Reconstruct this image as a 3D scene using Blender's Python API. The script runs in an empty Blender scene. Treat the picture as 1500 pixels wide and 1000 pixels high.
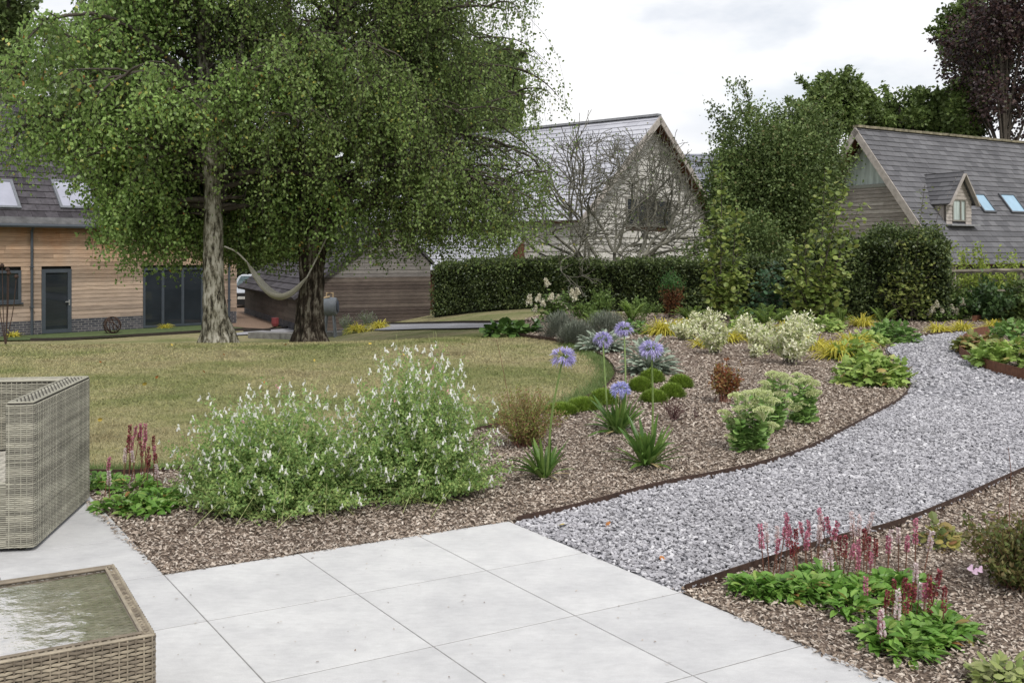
import bpy, math, random
import numpy as np
from mathutils import Vector

# ------------------------------------------------------------------ basics
C = bpy.context.scene.collection
R = np.random.default_rng(11)
random.seed(5)
F, V0, H = 1450.0, 370.0, 1.6          # focal length in photo pixels, horizon row, eye height


def G(u, v, z=0.0):
    Y = (H - z) * F / (v - V0)
    return ((u - 750) / F * Y, Y)


def smooth(t):
    t = np.clip(t, 0, 1)
    return t * t * (3 - 2 * t)


def tz(x, y):
    """height of the ground: the lawn drops away behind its crest on the left"""
    x = np.asarray(x, float); y = np.asarray(y, float)
    w = 1 - smooth((x + 7) / 8.6)
    crest = 18.5 - 0.6 * smooth((-x - 6) / 6)
    g = 0.72 * smooth((y - crest + 1.2) / 6.2) + 0.28 * smooth((y - 22) / 9)
    return -1.06 * w * g


def gpt(u, v, it=12):
    """point where the sight line of a pixel meets the ground"""
    z = 0.0
    for _ in range(it):
        x, y = G(u, v, z)
        z = 0.5 * z + 0.5 * float(tz(x, y))
    return x, y


class MB:
    def __init__(self):
        self.V = []; self.F = []; self.n = 0

    def add(self, v, f):
        v = np.asarray(v, float).reshape(-1, 3); f = np.asarray(f, int)
        self.V.append(v); self.F.append(f + self.n); self.n += len(v)

    def box(self, c, s, rz=0.0):
        c = np.array(c, float); s = np.array(s, float) / 2
        v = np.array([[x, y, z] for z in (-1, 1) for y in (-1, 1) for x in (-1, 1)], float) * s
        if rz:
            k, q = math.cos(rz), math.sin(rz)
            v = np.stack([v[:, 0] * k - v[:, 1] * q, v[:, 0] * q + v[:, 1] * k, v[:, 2]], 1)
        self.add(v + c, [[0, 2, 3, 1], [4, 5, 7, 6], [0, 1, 5, 4], [2, 6, 7, 3], [0, 4, 6, 2], [1, 3, 7, 5]])

    def slab(self, O, U, W, N, u0, u1, v0, v1, db, dt, back=0.0):
        """a board or slate on the plane O,U,W with normal N; proud by db at its foot and dt at its head"""
        p = lambda u, v, d: O + U * u + W * v + N * d
        vs = [p(u0, v0, back), p(u1, v0, back), p(u1, v1, back), p(u0, v1, back),
              p(u0, v0, db), p(u1, v0, db), p(u1, v1, dt), p(u0, v1, dt)]
        self.add(vs, [[4, 5, 6, 7], [0, 1, 5, 4], [1, 2, 6, 5], [3, 0, 4, 7], [2, 3, 7, 6]])

    def poly(self, pts):
        self.add(pts, [list(range(len(pts)))])

    def prism(self, pts, d):
        """closed polygon extruded by vector d"""
        a = np.array(pts, float); n = len(a); b = a + np.array(d, float)
        i = self.n
        self.add(np.concatenate([a, b]), [[k, (k + 1) % n, n + (k + 1) % n, n + k] for k in range(n)])
        self.F.append(np.array([[i + k for k in range(n)][::-1]])); self.F.append(np.array([[i + n + k for k in range(n)]]))

    def tube(self, P, r, k=6, jit=0.0, cap=True):
        P = np.asarray(P, float); n = len(P)
        r = np.broadcast_to(np.asarray(r, float), (n,))
        T = np.gradient(P, axis=0); T /= np.linalg.norm(T, axis=1)[:, None] + 1e-9
        ref = np.where(np.abs(T[:, 2:3]) > .9, np.array([[1., 0, 0]]), np.array([[0, 0, 1.]]))
        if n > 1:
            ref = np.broadcast_to(ref[0] if (np.abs(T[:, 2]) > .9).mean() < .5 else np.array([1., .02, 0]), (n, 3))
        A = np.cross(T, ref); A /= np.linalg.norm(A, axis=1)[:, None] + 1e-9
        B = np.cross(T, A)
        a = np.arange(k) * 2 * np.pi / k
        rr = r[:, None] * (1 + (R.normal(0, jit, (n, k)) if jit else 0))
        v = P[:, None] + A[:, None] * (np.cos(a) * rr)[..., None] + B[:, None] * (np.sin(a) * rr)[..., None]
        i = np.arange(n - 1)[:, None] * k; j = np.arange(k)[None]; j2 = (j + 1) % k
        f = np.stack([i + j, i + j2, i + k + j2, i + k + j], -1).reshape(-1, 4)
        b = self.n
        self.add(v.reshape(-1, 3), f)
        if cap and k > 3:
            self.F.append(np.array([[b + q for q in range(k)]])); self.F.append(np.array([[b + (n - 1) * k + q for q in range(k)][::-1]]))

    def lathe(self, c, prof, k=16, axis=2):
        """profile of (radius, height) pairs turned about a vertical axis through c"""
        prof = np.array(prof, float); n = len(prof)
        a = np.arange(k) * 2 * np.pi / k
        v = np.stack([prof[:, 0:1] * np.cos(a), prof[:, 0:1] * np.sin(a), np.repeat(prof[:, 1:2], k, 1)], -1).reshape(-1, 3)
        if axis == 0: v = v[:, [2, 0, 1]]
        if axis == 1: v = v[:, [0, 2, 1]]
        i = np.arange(n - 1)[:, None] * k; j = np.arange(k)[None]; j2 = (j + 1) % k
        self.add(v + np.array(c, float), np.stack([i + j, i + j2, i + k + j2, i + k + j], -1).reshape(-1, 4))

    def build(self, name, mat, parent=None, smooth_=False, label=None, kind=None):
        me = bpy.data.meshes.new(name)
        V = np.concatenate(self.V) if self.V else np.zeros((0, 3))
        q = parent
        while q is not None:
            V = V - np.array(q.matrix_basis.translation); q = q.parent
        L = np.concatenate([f.ravel() for f in self.F]); tot = np.concatenate([np.full(len(f), f.shape[1]) for f in self.F])
        st = np.concatenate([[0], np.cumsum(tot)[:-1]])
        me.vertices.add(len(V)); me.vertices.foreach_set('co', V.astype(np.float32).ravel())
        me.loops.add(len(L)); me.loops.foreach_set('vertex_index', L.astype(np.int32))
        me.polygons.add(len(tot)); me.polygons.foreach_set('loop_start', st.astype(np.int32))
        me.polygons.foreach_set('loop_total', tot.astype(np.int32)) if False else None
        me.polygons.foreach_set('use_smooth', np.full(len(tot), smooth_))
        me.update(calc_edges=True)
        me.materials.append(mat)
        o = bpy.data.objects.new(name, me); C.objects.link(o)
        if parent is not None: o.parent = parent
        if label: o['label'] = label
        if kind: o['kind'] = kind
        return o


def tag(o, label, cat, group=None):
    o['label'] = label; o['category'] = cat
    if group: o['group'] = group
    return o


def thing(name, label, cat, loc=(0, 0, 0), group=None):
    o = bpy.data.objects.new(name, None); o.empty_display_size = .1; C.objects.link(o)
    o.location = loc
    return tag(o, label, cat, group)


def struct(mb, name, mat, sm=False):
    o = mb.build(name, mat, None, sm); o['kind'] = 'structure'; return o


def single(mb, name, mat, label, cat, loc, group=None, sm=False):
    """a thing that is one mesh, with its origin at its base"""
    e = bpy.data.objects.new('tmp', None); e.location = loc
    o = mb.build(name, mat, e, sm); o.parent = None; o.location = loc
    bpy.data.objects.remove(e)
    return tag(o, label, cat, group)


def unit(a):
    a = np.asarray(a, float)
    return a / (np.linalg.norm(a, axis=-1, keepdims=True) + 1e-9)


def rdir(n): return unit(R.normal(0, 1, (n, 3)))


def quads(mb, P, D, L, W, roll=None):
    """n small pointed leaves of four corners"""
    n = len(P); L = np.broadcast_to(L, (n,)); W = np.broadcast_to(W, (n,))
    S = np.cross(D, rdir(n) if roll is None else roll); S = unit(S)
    a = P; b = P + D * (L * .45)[:, None] - S * W[:, None]; c = P + D * L[:, None]; d = P + D * (L * .45)[:, None] + S * W[:, None]
    mb.add(np.stack([a, b, c, d], 1).reshape(-1, 3), np.arange(4 * n).reshape(n, 4))


def blades(mb, P, D, L, W, prof, droop=0.0, roll=0.0, fold=0.0):
    """n longer leaves made of stations along a drooping midrib"""
    n = len(P); m = len(prof); t = np.linspace(0, 1, m); prof = np.array(prof, float)
    L = np.broadcast_to(L, (n,)).astype(float); W = np.broadcast_to(W, (n,)).astype(float); droop = np.broadcast_to(droop, (n,))
    Cn = P[:, None] + D[:, None] * (L[:, None] * t)[..., None]
    Cn[..., 2] -= droop[:, None] * L[:, None] * t ** 2
    S = np.cross(D, np.array([0, 0, 1.]) + R.normal(0, .05, (n, 3))); S = unit(S)
    r = np.broadcast_to(roll, (n,)) if np.ndim(roll) else R.normal(0, roll + 1e-6, n)
    S = S * np.cos(r)[:, None] + np.cross(D, S) * np.sin(r)[:, None]
    N = np.cross(S, D)
    w = (W[:, None] * prof)[..., None]
    A = Cn - S[:, None] * w; B = Cn + S[:, None] * w
    if fold:
        M_ = Cn - N[:, None] * w * fold
        v = np.stack([A, M_, B], 2); q = 3
    else:
        v = np.stack([A, B], 2); q = 2
    v = v.reshape(n, m * q, 3)
    f = []
    for s in range(m - 1):
        for c in range(q - 1):
            f.append([s * q + c, s * q + c + 1, (s + 1) * q + c + 1, (s + 1) * q + c])
    f = np.array(f)[None] + (np.arange(n) * m * q)[:, None, None]
    mb.add(v.reshape(-1, 3), f.reshape(-1, 4))


# ------------------------------------------------------------------ materials
def nt(name):
    m = bpy.data.materials.new(name); m.use_nodes = True
    t = m.node_tree; b = t.nodes['Principled BSDF']; out = t.nodes['Material Output']
    return m, t, b, out


def ramp(t, cols, pos=None, interp='LINEAR'):
    n = t.nodes.new('ShaderNodeValToRGB'); e = n.color_ramp.elements; n.color_ramp.interpolation = interp
    k = len(cols); pos = pos or [i / max(1, k - 1) for i in range(k)]
    while len(e) < k: e.new(.5)
    for i in range(k):
        e[i].position = pos[i]; e[i].color = tuple(cols[i]) + (1,)
    return n


def noise(t, scale, detail=4, rough=.6, vec=None, stretch=None, coord='Object'):
    n = t.nodes.new('ShaderNodeTexNoise'); n.inputs['Scale'].default_value = scale
    n.inputs['Detail'].default_value = detail; n.inputs['Roughness'].default_value = rough
    tc = t.nodes.new('ShaderNodeTexCoord'); src = tc.outputs[coord]
    if stretch:
        mp = t.nodes.new('ShaderNodeMapping'); mp.inputs['Scale'].default_value = stretch
        t.links.new(src, mp.inputs[0]); src = mp.outputs[0]
    t.links.new(src, n.inputs['Vector'])
    return n


def mul(t, a, b, fac=1.0, mode='MULTIPLY'):
    n = t.nodes.new('ShaderNodeMix'); n.data_type = 'RGBA'; n.blend_type = mode
    n.inputs[0].default_value = fac
    t.links.new(a, n.inputs[6]); t.links.new(b, n.inputs[7])
    return n.outputs[2]


def bump(t, b, h, strength=.4, dist=.01):
    n = t.nodes.new('ShaderNodeBump'); n.inputs['Strength'].default_value = strength; n.inputs['Distance'].default_value = dist
    t.links.new(h, n.inputs['Height']); t.links.new(n.outputs[0], b.inputs['Normal'])


def M_leaf(name, cols, trans=.3, clump=(3.0, .5, 1.25), rough=.5, pos=None, spec=.35):
    m, t, b, out = nt(name)
    g = t.nodes.new('ShaderNodeNewGeometry'); r = ramp(t, cols, pos)
    t.links.new(g.outputs['Random Per Island'], r.inputs[0])
    n = noise(t, clump[0], 2); cr = ramp(t, [(clump[1],) * 3, (clump[2],) * 3], [.3, .7])
    t.links.new(n.outputs[0], cr.inputs[0])
    col = mul(t, r.outputs[0], cr.outputs[0])
    t.links.new(col, b.inputs['Base Color']); b.inputs['Roughness'].default_value = rough
    b.inputs['Specular IOR Level'].default_value = spec
    if trans:
        tr = t.nodes.new('ShaderNodeBsdfTranslucent'); mx = t.nodes.new('ShaderNodeMixShader'); mx.inputs[0].default_value = trans
        t.links.new(col, tr.inputs[0]); t.links.new(b.outputs[0], mx.inputs[1]); t.links.new(tr.outputs[0], mx.inputs[2])
        t.links.new(mx.outputs[0], out.inputs[0])
    return m


def M_plain(name, col, rough=.6, var=.25, scale=20., metal=0., bumpd=0., spec=.4, stretch=None):
    m, t, b, out = nt(name)
    n = noise(t, scale, 5, stretch=stretch)
    c = np.array(col); r = ramp(t, [tuple(c * (1 - var)), tuple(np.minimum(1, c * (1 + var)))], [.3, .7])
    t.links.new(n.outputs[0], r.inputs[0]); t.links.new(r.outputs[0], b.inputs['Base Color'])
    b.inputs['Roughness'].default_value = rough; b.inputs['Metallic'].default_value = metal
    b.inputs['Specular IOR Level'].default_value = spec
    if bumpd: bump(t, b, n.outputs[0], .6, bumpd)
    return m


def M_island(name, cols, rough=.7, scale=6., lo=.7, hi=1.2, stretch=None, fine=None, bumpd=0., spec=.3, pos=None):
    """each loose piece (board, slate, chip, stone) takes its own shade, weathered by noise"""
    m, t, b, out = nt(name)
    g = t.nodes.new('ShaderNodeNewGeometry'); r = ramp(t, cols, pos)
    t.links.new(g.outputs['Random Per Island'], r.inputs[0])
    n = noise(t, scale, 5, .65, stretch=stretch); cr = ramp(t, [(lo,) * 3, (hi,) * 3], [.3, .72])
    t.links.new(n.outputs[0], cr.inputs[0])
    col = mul(t, r.outputs[0], cr.outputs[0])
    if fine:
        n2 = noise(t, fine[0], 3, .6, stretch=fine[1]); c2 = ramp(t, [(fine[2],) * 3, (1.15,) * 3], [.35, .65])
        t.links.new(n2.outputs[0], c2.inputs[0]); col = mul(t, col, c2.outputs[0])
    t.links.new(col, b.inputs['Base Color']); b.inputs['Roughness'].default_value = rough
    b.inputs['Specular IOR Level'].default_value = spec
    if bumpd: bump(t, b, n.outputs[0], .6, bumpd)
    return m


def M_glass(name, col=(.02, .025, .03), rough=.04):
    m, t, b, out = nt(name)
    n = noise(t, 1.3, 2); r = ramp(t, [tuple(np.array(col) * .6), tuple(np.array(col) * 1.5)])
    t.links.new(n.outputs[0], r.inputs[0]); t.links.new(r.outputs[0], b.inputs['Base Color'])
    b.inputs['Roughness'].default_value = rough; b.inputs['Specular IOR Level'].default_value = .6
    return m


def M_bark(name, dark, mid, light, scale=7., t0=.42, t1=.6):
    m, t, b, out = nt(name)
    n = noise(t, scale, 8, .7, stretch=(1, 1, .28)); r = ramp(t, [dark, mid, light], [.40, t0 + .04, t0 + .12])
    t.links.new(n.outputs[0], r.inputs[0])
    n2 = noise(t, 2.2, 3); c2 = ramp(t, [(.55, .55, .5), (1.1, 1.1, 1.1)], [.35, .65]); t.links.new(n2.outputs[0], c2.inputs[0])
    t.links.new(mul(t, r.outputs[0], c2.outputs[0]), b.inputs['Base Color']); b.inputs['Roughness'].default_value = .9
    b.inputs['Specular IOR Level'].default_value = .15
    bump(t, b, n.outputs[0], 1., .05)
    return m


m_birch = M_leaf('birch_leaf', [(.14, .235, .058), (.22, .345, .095), (.33, .46, .155), (.27, .39, .115), (.58, .52, .12), (.48, .19, .07)], .45, (.95, .48, 1.4), .4, [0, .35, .7, .965, .99, 1])
m_birch2 = M_leaf('olive_birch_leaf', [(.12, .19, .052), (.185, .275, .078), (.27, .36, .115), (.225, .31, .095), (.47, .42, .1)], .42, (1.0, .55, 1.2), .5, [0, .35, .8, .975, 1])
m_bark1 = M_bark('pale_birch_bark', (.03, .026, .02), (.20, .185, .14), (.44, .42, .36), 13, .44, .60)
m_bark2 = M_bark('dark_birch_bark', (.02, .016, .012), (.075, .058, .045), (.26, .235, .19), 12, .47, .72)
m_twig = M_plain('dark_twig', (.045, .035, .028), .85)
m_branch = M_plain('dark_branch_bark', (.06, .05, .04), .9, .4, 12, bumpd=.01)
m_lichen = M_plain('lichen_grey_bark', (.15, .145, .115), .9, .55, 9)
m_stem_green = M_plain('green_stem', (.13, .19, .05), .6)
m_stem_red = M_plain('reddish_stem', (.16, .07, .045), .7)
m_steel = M_plain('rusted_steel', (.062, .038, .029), .8, .4, 25, .3, .002)
m_rust = M_plain('bright_rusted_steel', (.16, .07, .04), .8, .35, 18, .2)
m_grey_metal = M_plain('anthracite_metal', (.055, .066, .08), .4, .12, 5)
m_glass = M_glass('dark_window_glass')
m_skyglass = M_plain('skylight_blind_glass', (.34, .35, .42), .12, .08, 2)
m_blueglass = M_plain('blue_skylight_glass', (.26, .40, .52), .06, .12, 1.5)
m_paleglass = M_plain('pale_curtained_glass', (.36, .42, .40), .1, .3, 2.5, stretch=(3, 3, .3))

# ------------------------------------------------------------------ ground, lawn, beds, path, patio
def inside(px, py, poly):
    poly = np.array(poly); r = np.zeros(len(px), bool); j = len(poly) - 1
    for i in range(len(poly)):
        xi, yi = poly[i]; xj, yj = poly[j]
        c = ((yi > py) != (yj > py)) & (px < (xj - xi) * (py - yi) / (yj - yi + 1e-12) + xi)
        r ^= c; j = i
    return r


def spline(pts, n=8):
    p = np.array(pts, float); q = np.concatenate([[2 * p[0] - p[1]], p, [2 * p[-1] - p[-2]]]); out = []
    for i in range(len(p) - 1):
        a, b, c, d = q[i:i + 4]
        for t in np.arange(n) / n:
            out.append(.5 * (2 * b + (c - a) * t + (2 * a - 5 * b + 4 * c - d) * t * t + (3 * b - a - 3 * c + d) * t ** 3))
    out.append(p[-1]); return np.array(out)


def M_lawn():
    m, t, b, out = nt('dry_mown_lawn')
    n = noise(t, .42, 6, .62); r = ramp(t, [(.17, .19, .08), (.245, .245, .125), (.325, .295, .175), (.23, .205, .12)], [.36, .46, .56, .66])
    t.links.new(n.outputs[0], r.inputs[0])
    n2 = noise(t, 9, 6, .7); c2 = ramp(t, [(.62, .62, .6), (1.2, 1.2, 1.2)], [.3, .68]); t.links.new(n2.outputs[0], c2.inputs[0])
    n3 = noise(t, 70, 3, .7); c3 = ramp(t, [(.6, .6, .55), (1.25, 1.25, 1.2)], [.3, .7]); t.links.new(n3.outputs[0], c3.inputs[0])
    col = mul(t, mul(t, r.outputs[0], c2.outputs[0]), c3.outputs[0])
    t.links.new(col, b.inputs['Base Color']); b.inputs['Roughness'].default_value = .95; b.inputs['Specular IOR Level'].default_value = .1
    bump(t, b, n3.outputs[0], 1., .02)
    return m


def M_blade():
    m, t, b, out = nt('dry_grass_blade')
    n = noise(t, .42, 6, .62); r = ramp(t, [(.175, .205, .08), (.265, .265, .13), (.345, .315, .185), (.26, .225, .135)], [.36, .46, .56, .66])
    t.links.new(n.outputs[0], r.inputs[0])
    g = t.nodes.new('ShaderNodeNewGeometry'); c2 = ramp(t, [(.72, .76, .66), (1., 1., .97), (1.3, 1.25, 1.1)]); t.links.new(g.outputs['Random Per Island'], c2.inputs[0])
    t.links.new(mul(t, r.outputs[0], c2.outputs[0]), b.inputs['Base Color']); b.inputs['Roughness'].default_value = .8
    b.inputs['Specular IOR Level'].default_value = .15
    return m


m_lawn = M_lawn()
xs = np.concatenate([np.linspace(-400, -30, 12), np.linspace(-26, 26, 105), np.linspace(30, 400, 12)])
ys = np.concatenate([np.linspace(-30, 4, 10), np.linspace(5, 50, 181), np.linspace(55, 120, 12), np.linspace(150, 1500, 10)])
gx, gy = np.meshgrid(xs, ys)
gz = tz(gx, gy) - .035
nx, ny = len(xs), len(ys)
ii = (np.arange(ny - 1)[:, None] * nx + np.arange(nx - 1)[None]).ravel()
mb = MB(); mb.add(np.stack([gx, gy, gz], -1).reshape(-1, 3), np.stack([ii, ii + 1, ii + nx + 1, ii + nx], 1))
struct(mb, 'lawn_ground', m_lawn, True)

path_left = [G(*p) for p in [(757, 765), (860, 741), (960, 714), (1060, 694), (1120, 680), (1180, 660), (1230, 635), (1290, 603), (1320, 585), (1333, 566), (1328, 548), (1315, 530), (1300, 516), (1304, 507), (1330, 496), (1370, 490), (1400, 487), (1428, 486)]]
path_right = [G(*p) for p in [(1003, 866), (1060, 845), (1130, 822), (1220, 793), (1310, 770), (1400, 735), (1500, 690), (1600, 650), (1720, 618)]]
island = [G(*p) for p in [(1560, 486), (1500, 486), (1440, 489), (1418, 497), (1406, 508), (1408, 522), (1438, 538), (1500, 556), (1590, 575), (1700, 592)]]
lawn_edge = [G(*p) for p in [(-60, 690), (60, 693), (125, 692), (200, 692), (262, 687), (420, 672), (600, 645), (720, 625), (820, 599), (852, 585), (886, 567), (901, 547), (893, 530), (870, 515), (830, 501), (770, 491), (745, 487)]]
sL, sR, sI, sE = spline(path_left), spline(path_right), spline(island), spline(lawn_edge)

m_mulch = M_island('bark_mulch_chip', [(.125, .092, .07), (.225, .175, .137), (.33, .27, .22), (.44, .375, .315), (.55, .49, .425)], .9, 1.2, .8, 1.15)
m_mulch_base = M_plain('bark_mulch_bed', (.16, .12, .095), .95, .55, 40, bumpd=.02)
m_gravel = M_island('grey_slate_chipping', [(.25, .246, .262), (.325, .32, .343), (.375, .37, .396), (.43, .425, .452), (.58, .575, .595)], .7, 1.3, .88, 1.1)
m_gravel_base = M_plain('grey_gravel_bed', (.24, .24, .262), .95, .5, 60, bumpd=.02)

bed_near = [tuple(p) for p in sE[:]]
mulch_poly = [G(-60, 690)] + bed_near + [G(742, 480), G(775, 464), (1.5, 27.6), (4.4, 25.9), (8, 24.4), (13.5, 23.2), (15, 20), (12, 12.5)] + [(9, 8), (7, 4.5), (5, 2.6), (2.2, 2.2), G(1000, 1150), G(600, 1000), G(-60, 900)]
mb = MB(); mb.poly([(x, y, -.018) for x, y in mulch_poly]); struct(mb, 'mulch_bed', m_mulch_base)
path_poly = [tuple(p) for p in sL] + [G(1470, 484)] + [tuple(p) for p in sI[8:]] + [tuple(p) for p in sR[::-1]] + [G(1003, 905), G(757, 800)]
mb = MB(); mb.poly([(x, y, -.012) for x, y in path_poly]); struct(mb, 'gravel_path', m_gravel_base)

# --- patio of large porcelain slabs
TA = np.array([[.5693, .4122, -1.7146], [.3267, -.6171, 4.9354]])
pts = {(0, 0): (242.5, 840), (1, 0): (443, 812), (2, 0): (614, 785), (2.86, 0): (752, 762), (0, 1): (318, 911.4), (1, 1): (531.5, 871.2), (2, 1): (710.6, 837), (2.86, 1): (860, 810), (1, 2): (648.6, 948), (2, 2): (839, 902.4), (2.86, 2): (994, 867), (2, 3): (999.4, 986), (2.86, 3): (1160, 936.6), (0, -1): (170, 784)}
Am, bm = [], []
for (i, j), q in pts.items():
    x, y = G(*q); Am += [[i, j, 1, 0, 0, 0], [0, 0, 0, i, j, 1]]; bm += [x, y]
TA = np.linalg.lstsq(np.array(Am, float), np.array(bm), rcond=None)[0].reshape(2, 3)
tile = lambda i, j: TA @ np.array([i, j, 1.])


def M_patio():
    m, t, b, out = nt('pale_grey_porcelain')
    g = t.nodes.new('ShaderNodeNewGeometry'); r = ramp(t, [(.515, .515, .522), (.59, .59, .592)]); t.links.new(g.outputs['Random Per Island'], r.inputs[0])
    n = noise(t, 2.6, 7, .68); c = ramp(t, [(.80, .80, .81), (1.0, 1.0, .995)], [.30, .60]); t.links.new(n.outputs[0], c.inputs[0])
    n2 = noise(t, 14, 6, .7, stretch=(1, 2.2, 1)); c2 = ramp(t, [(.93, .93, .93), (1.03, 1.03, 1.03)], [.35, .6]); t.links.new(n2.outputs[0], c2.inputs[0])
    n3 = noise(t, 220, 2, .5); c3 = ramp(t, [(.93, .93, .93), (1.04, 1.04, 1.04)], [.35, .65]); t.links.new(n3.outputs[0], c3.inputs[0])
    t.links.new(mul(t, mul(t, mul(t, r.outputs[0], c.outputs[0]), c2.outputs[0]), c3.outputs[0]), b.inputs['Base Color'])
    b.inputs['Roughness'].default_value = .55; b.inputs['Specular IOR Level'].default_value = .35
    return m


mb = MB(); jb = MB(); gap = .0032
wt = np.linalg.norm(TA[:, 0])
for i in range(-4, 3):
    for j in range(-3, 9):
        i1 = 2.86 if i == 2 else i + 1
        if j < 0 and i >= 0: continue
        e = gap / wt
        c = [tile(i + e, j + e), tile(i1 - (e if i < 2 else 0), j + e), tile(i1 - (e if i < 2 else 0), j + 1 - e), tile(i + e, j + 1 - e)]
        ed = .0015 / wt
        top = [tile(i + e + ed, j + e + ed), tile(i1 - e - ed, j + e + ed), tile(i1 - e - ed, j + 1 - e - ed), tile(i + e + ed, j + 1 - e - ed)]
        v = [(p[0], p[1], -.05) for p in c] + [(p[0], p[1], -.001) for p in c] + [(p[0], p[1], 0) for p in top]
        f = [[8, 9, 10, 11]]
        for k in range(4):
            f += [[k, (k + 1) % 4, 4 + (k + 1) % 4, 4 + k], [4 + k, 4 + (k + 1) % 4, 8 + (k + 1) % 4, 8 + k]]
        f = [q[::-1] for q in f]
        mb.add(v, f)
struct(mb, 'patio', M_patio())
for (i0, i1, j0, j1) in ((-4, 0, -3, 9), (0, 2.855, .005, 9)):
    jb.poly([(*tile(i0, j0), -.0018), (*tile(i0, j1), -.0018), (*tile(i1, j1), -.0018), (*tile(i1, j0), -.0018)])
struct(jb, 'patio_joint', M_plain('grey_joint_grout', (.23, .225, .22), .9))
patio_poly = [tile(-4, -3), tile(0, -3), tile(0, 0), tile(2.86, 0), tile(2.86, 9), tile(-4, 9)]


# --- loose chips, stones and grass
def scatter(n, x0, x1, y0, y1, inc, exc=()):
    x = R.uniform(x0, x1, n); y = R.uniform(y0, y1, n)
    ok = inside(x, y, inc)
    for e in exc: ok &= ~inside(x, y, e)
    # only where the picture can see it
    ok &= (np.abs(x) < .68 * y + .8)
    return x[ok], y[ok]


def chips(mb, x, y, z, size):
    n = len(x); a = R.uniform(0, np.pi * 2, n); L = size * R.uniform(.5, 1.5, n); W = size * R.uniform(.13, .36, n)
    D = unit(np.stack([np.cos(a), np.sin(a), R.normal(0, .35, n)], 1)); S = unit(np.cross(D, np.stack([R.normal(0, .45, n), R.normal(0, .45, n), np.ones(n)], 1)))
    P = np.stack([x, y, z + R.uniform(0, .022, n)], 1)
    N = np.cross(S, D); h = (D * (L / 2)[:, None]); w = S * W[:, None]; k = N * (W * .16)[:, None]
    v = np.stack([P - h - w * .7, P - h + w * .6, P + k * .6 - w, P + k * .6 + w, P + h - w * .5, P + h + w * .8], 1)
    f = np.array([[0, 1, 3, 2], [2, 3, 5, 4]])[None] + (np.arange(n) * 6)[:, None, None]
    mb.add(v.reshape(-1, 3), f.reshape(-1, 4))


mb = MB()
mulch_in = mulch_poly
for (n, y0, y1, s) in ((200000, 3.3, 5.6, .0175), (220000, 5.6, 9, .021), (130000, 9, 14, .029), (75000, 14, 27, .041)):
    x, y = scatter(n, -4.5, 9.5 if y0 < 14 else 13, y0, y1, mulch_in, (path_poly, patio_poly))
    chips(mb, x, y, -.014, s)
for (a_, b_, n) in (((-60, 690), (242.5, 840), 0), ((125, 735), (242.5, 840), 260), ((242.5, 840), (755, 761), 420), ((1003, 864), (1300, 1000), 300)):
    t_ = R.uniform(0, 1, n); pa, pb = np.array(G(*a_)), np.array(G(*b_)); nr_ = np.array([-(pb - pa)[1], (pb - pa)[0]]) / np.linalg.norm(pb - pa); pp = pa + (pb - pa) * t_[:, None] + nr_ * R.normal(0, .016, (n, 1))
    chips(mb, pp[:, 0], pp[:, 1], -.004, .022)
gx_ = R.uniform(-1.9, 1.6, 900); gy_ = R.uniform(3.2, 6.2, 900); ok_ = inside(gx_, gy_, patio_poly); gx_, gy_ = gx_[ok_][:110], gy_[ok_][:110]
gb = MB(); chips(gb, gx_, gy_, .0, .011); gb.V = [np.stack([q_[:, 0], q_[:, 1], np.clip(q_[:, 2], .0012, .006)], 1) for q_ in gb.V]; gt = gb.build('patio_grit', m_mulch); gt['kind'] = 'stuff'; tag(gt, 'stray crumbs of bark and grit lying on the pale patio', 'grit')
mulch_chips = mb.build('mulch_chips', m_mulch); mulch_chips['kind'] = 'stuff'; tag(mulch_chips, 'brown bark mulch chips covering the planting beds', 'mulch')

mb = MB()
BX = np.array([[x, y, z] for z in (-1, 1) for y in (-1, 1) for x in (-1, 1)], float)
for (n, y0, y1, s) in ((150000, 4.3, 7.2, .0092), (120000, 7.2, 11, .0112), (70000, 11, 24, .017)):
    x, y = scatter(n, -.3, 12, y0, y1, path_poly, (patio_poly,))
    n = len(x)
    sc = s * R.uniform(.55, 1.25, (n, 1)) * np.stack([R.uniform(.8, 1.5, n), R.uniform(.6, 1., n), R.uniform(.28, .5, n)], 1)
    v = BX[None] * sc[:, None] * (1 + R.uniform(-.38, .25, (n, 8, 3)))
    a = R.uniform(0, 2 * np.pi, n); tx = R.normal(0, .28, n); ty = R.normal(0, .28, n)
    ca, sa = np.cos(a)[:, None], np.sin(a)[:, None]
    v = np.stack([v[..., 0], v[..., 1] * np.cos(tx)[:, None] - v[..., 2] * np.sin(tx)[:, None], v[..., 1] * np.sin(tx)[:, None] + v[..., 2] * np.cos(tx)[:, None]], -1)
    v = np.stack([v[..., 0] * np.cos(ty)[:, None] + v[..., 2] * np.sin(ty)[:, None], v[..., 1], -v[..., 0] * np.sin(ty)[:, None] + v[..., 2] * np.cos(ty)[:, None]], -1)
    v = np.stack([v[..., 0] * ca - v[..., 1] * sa, v[..., 0] * sa + v[..., 1] * ca, v[..., 2]], -1)
    v += np.stack([x, y, R.uniform(-.006, .012, n)], 1)[:, None]
    f = np.array([[0, 2, 3, 1], [4, 5, 7, 6], [0, 1, 5, 4], [2, 6, 7, 3], [0, 4, 6, 2], [1, 3, 7, 5]])[None] + (np.arange(n) * 8)[:, None, None]
    mb.add(v.reshape(-1, 3), f.reshape(-1, 4))
o = mb.build('gravel_stones', m_gravel); o['kind'] = 'stuff'; tag(o, 'blue grey slate chippings covering the curved path', 'gravel')

lawn_poly = [tuple(p) for p in sE] + [(-.4, 24), (-14, 20.5), (-14, 14), (-7, 7.3)]


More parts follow.
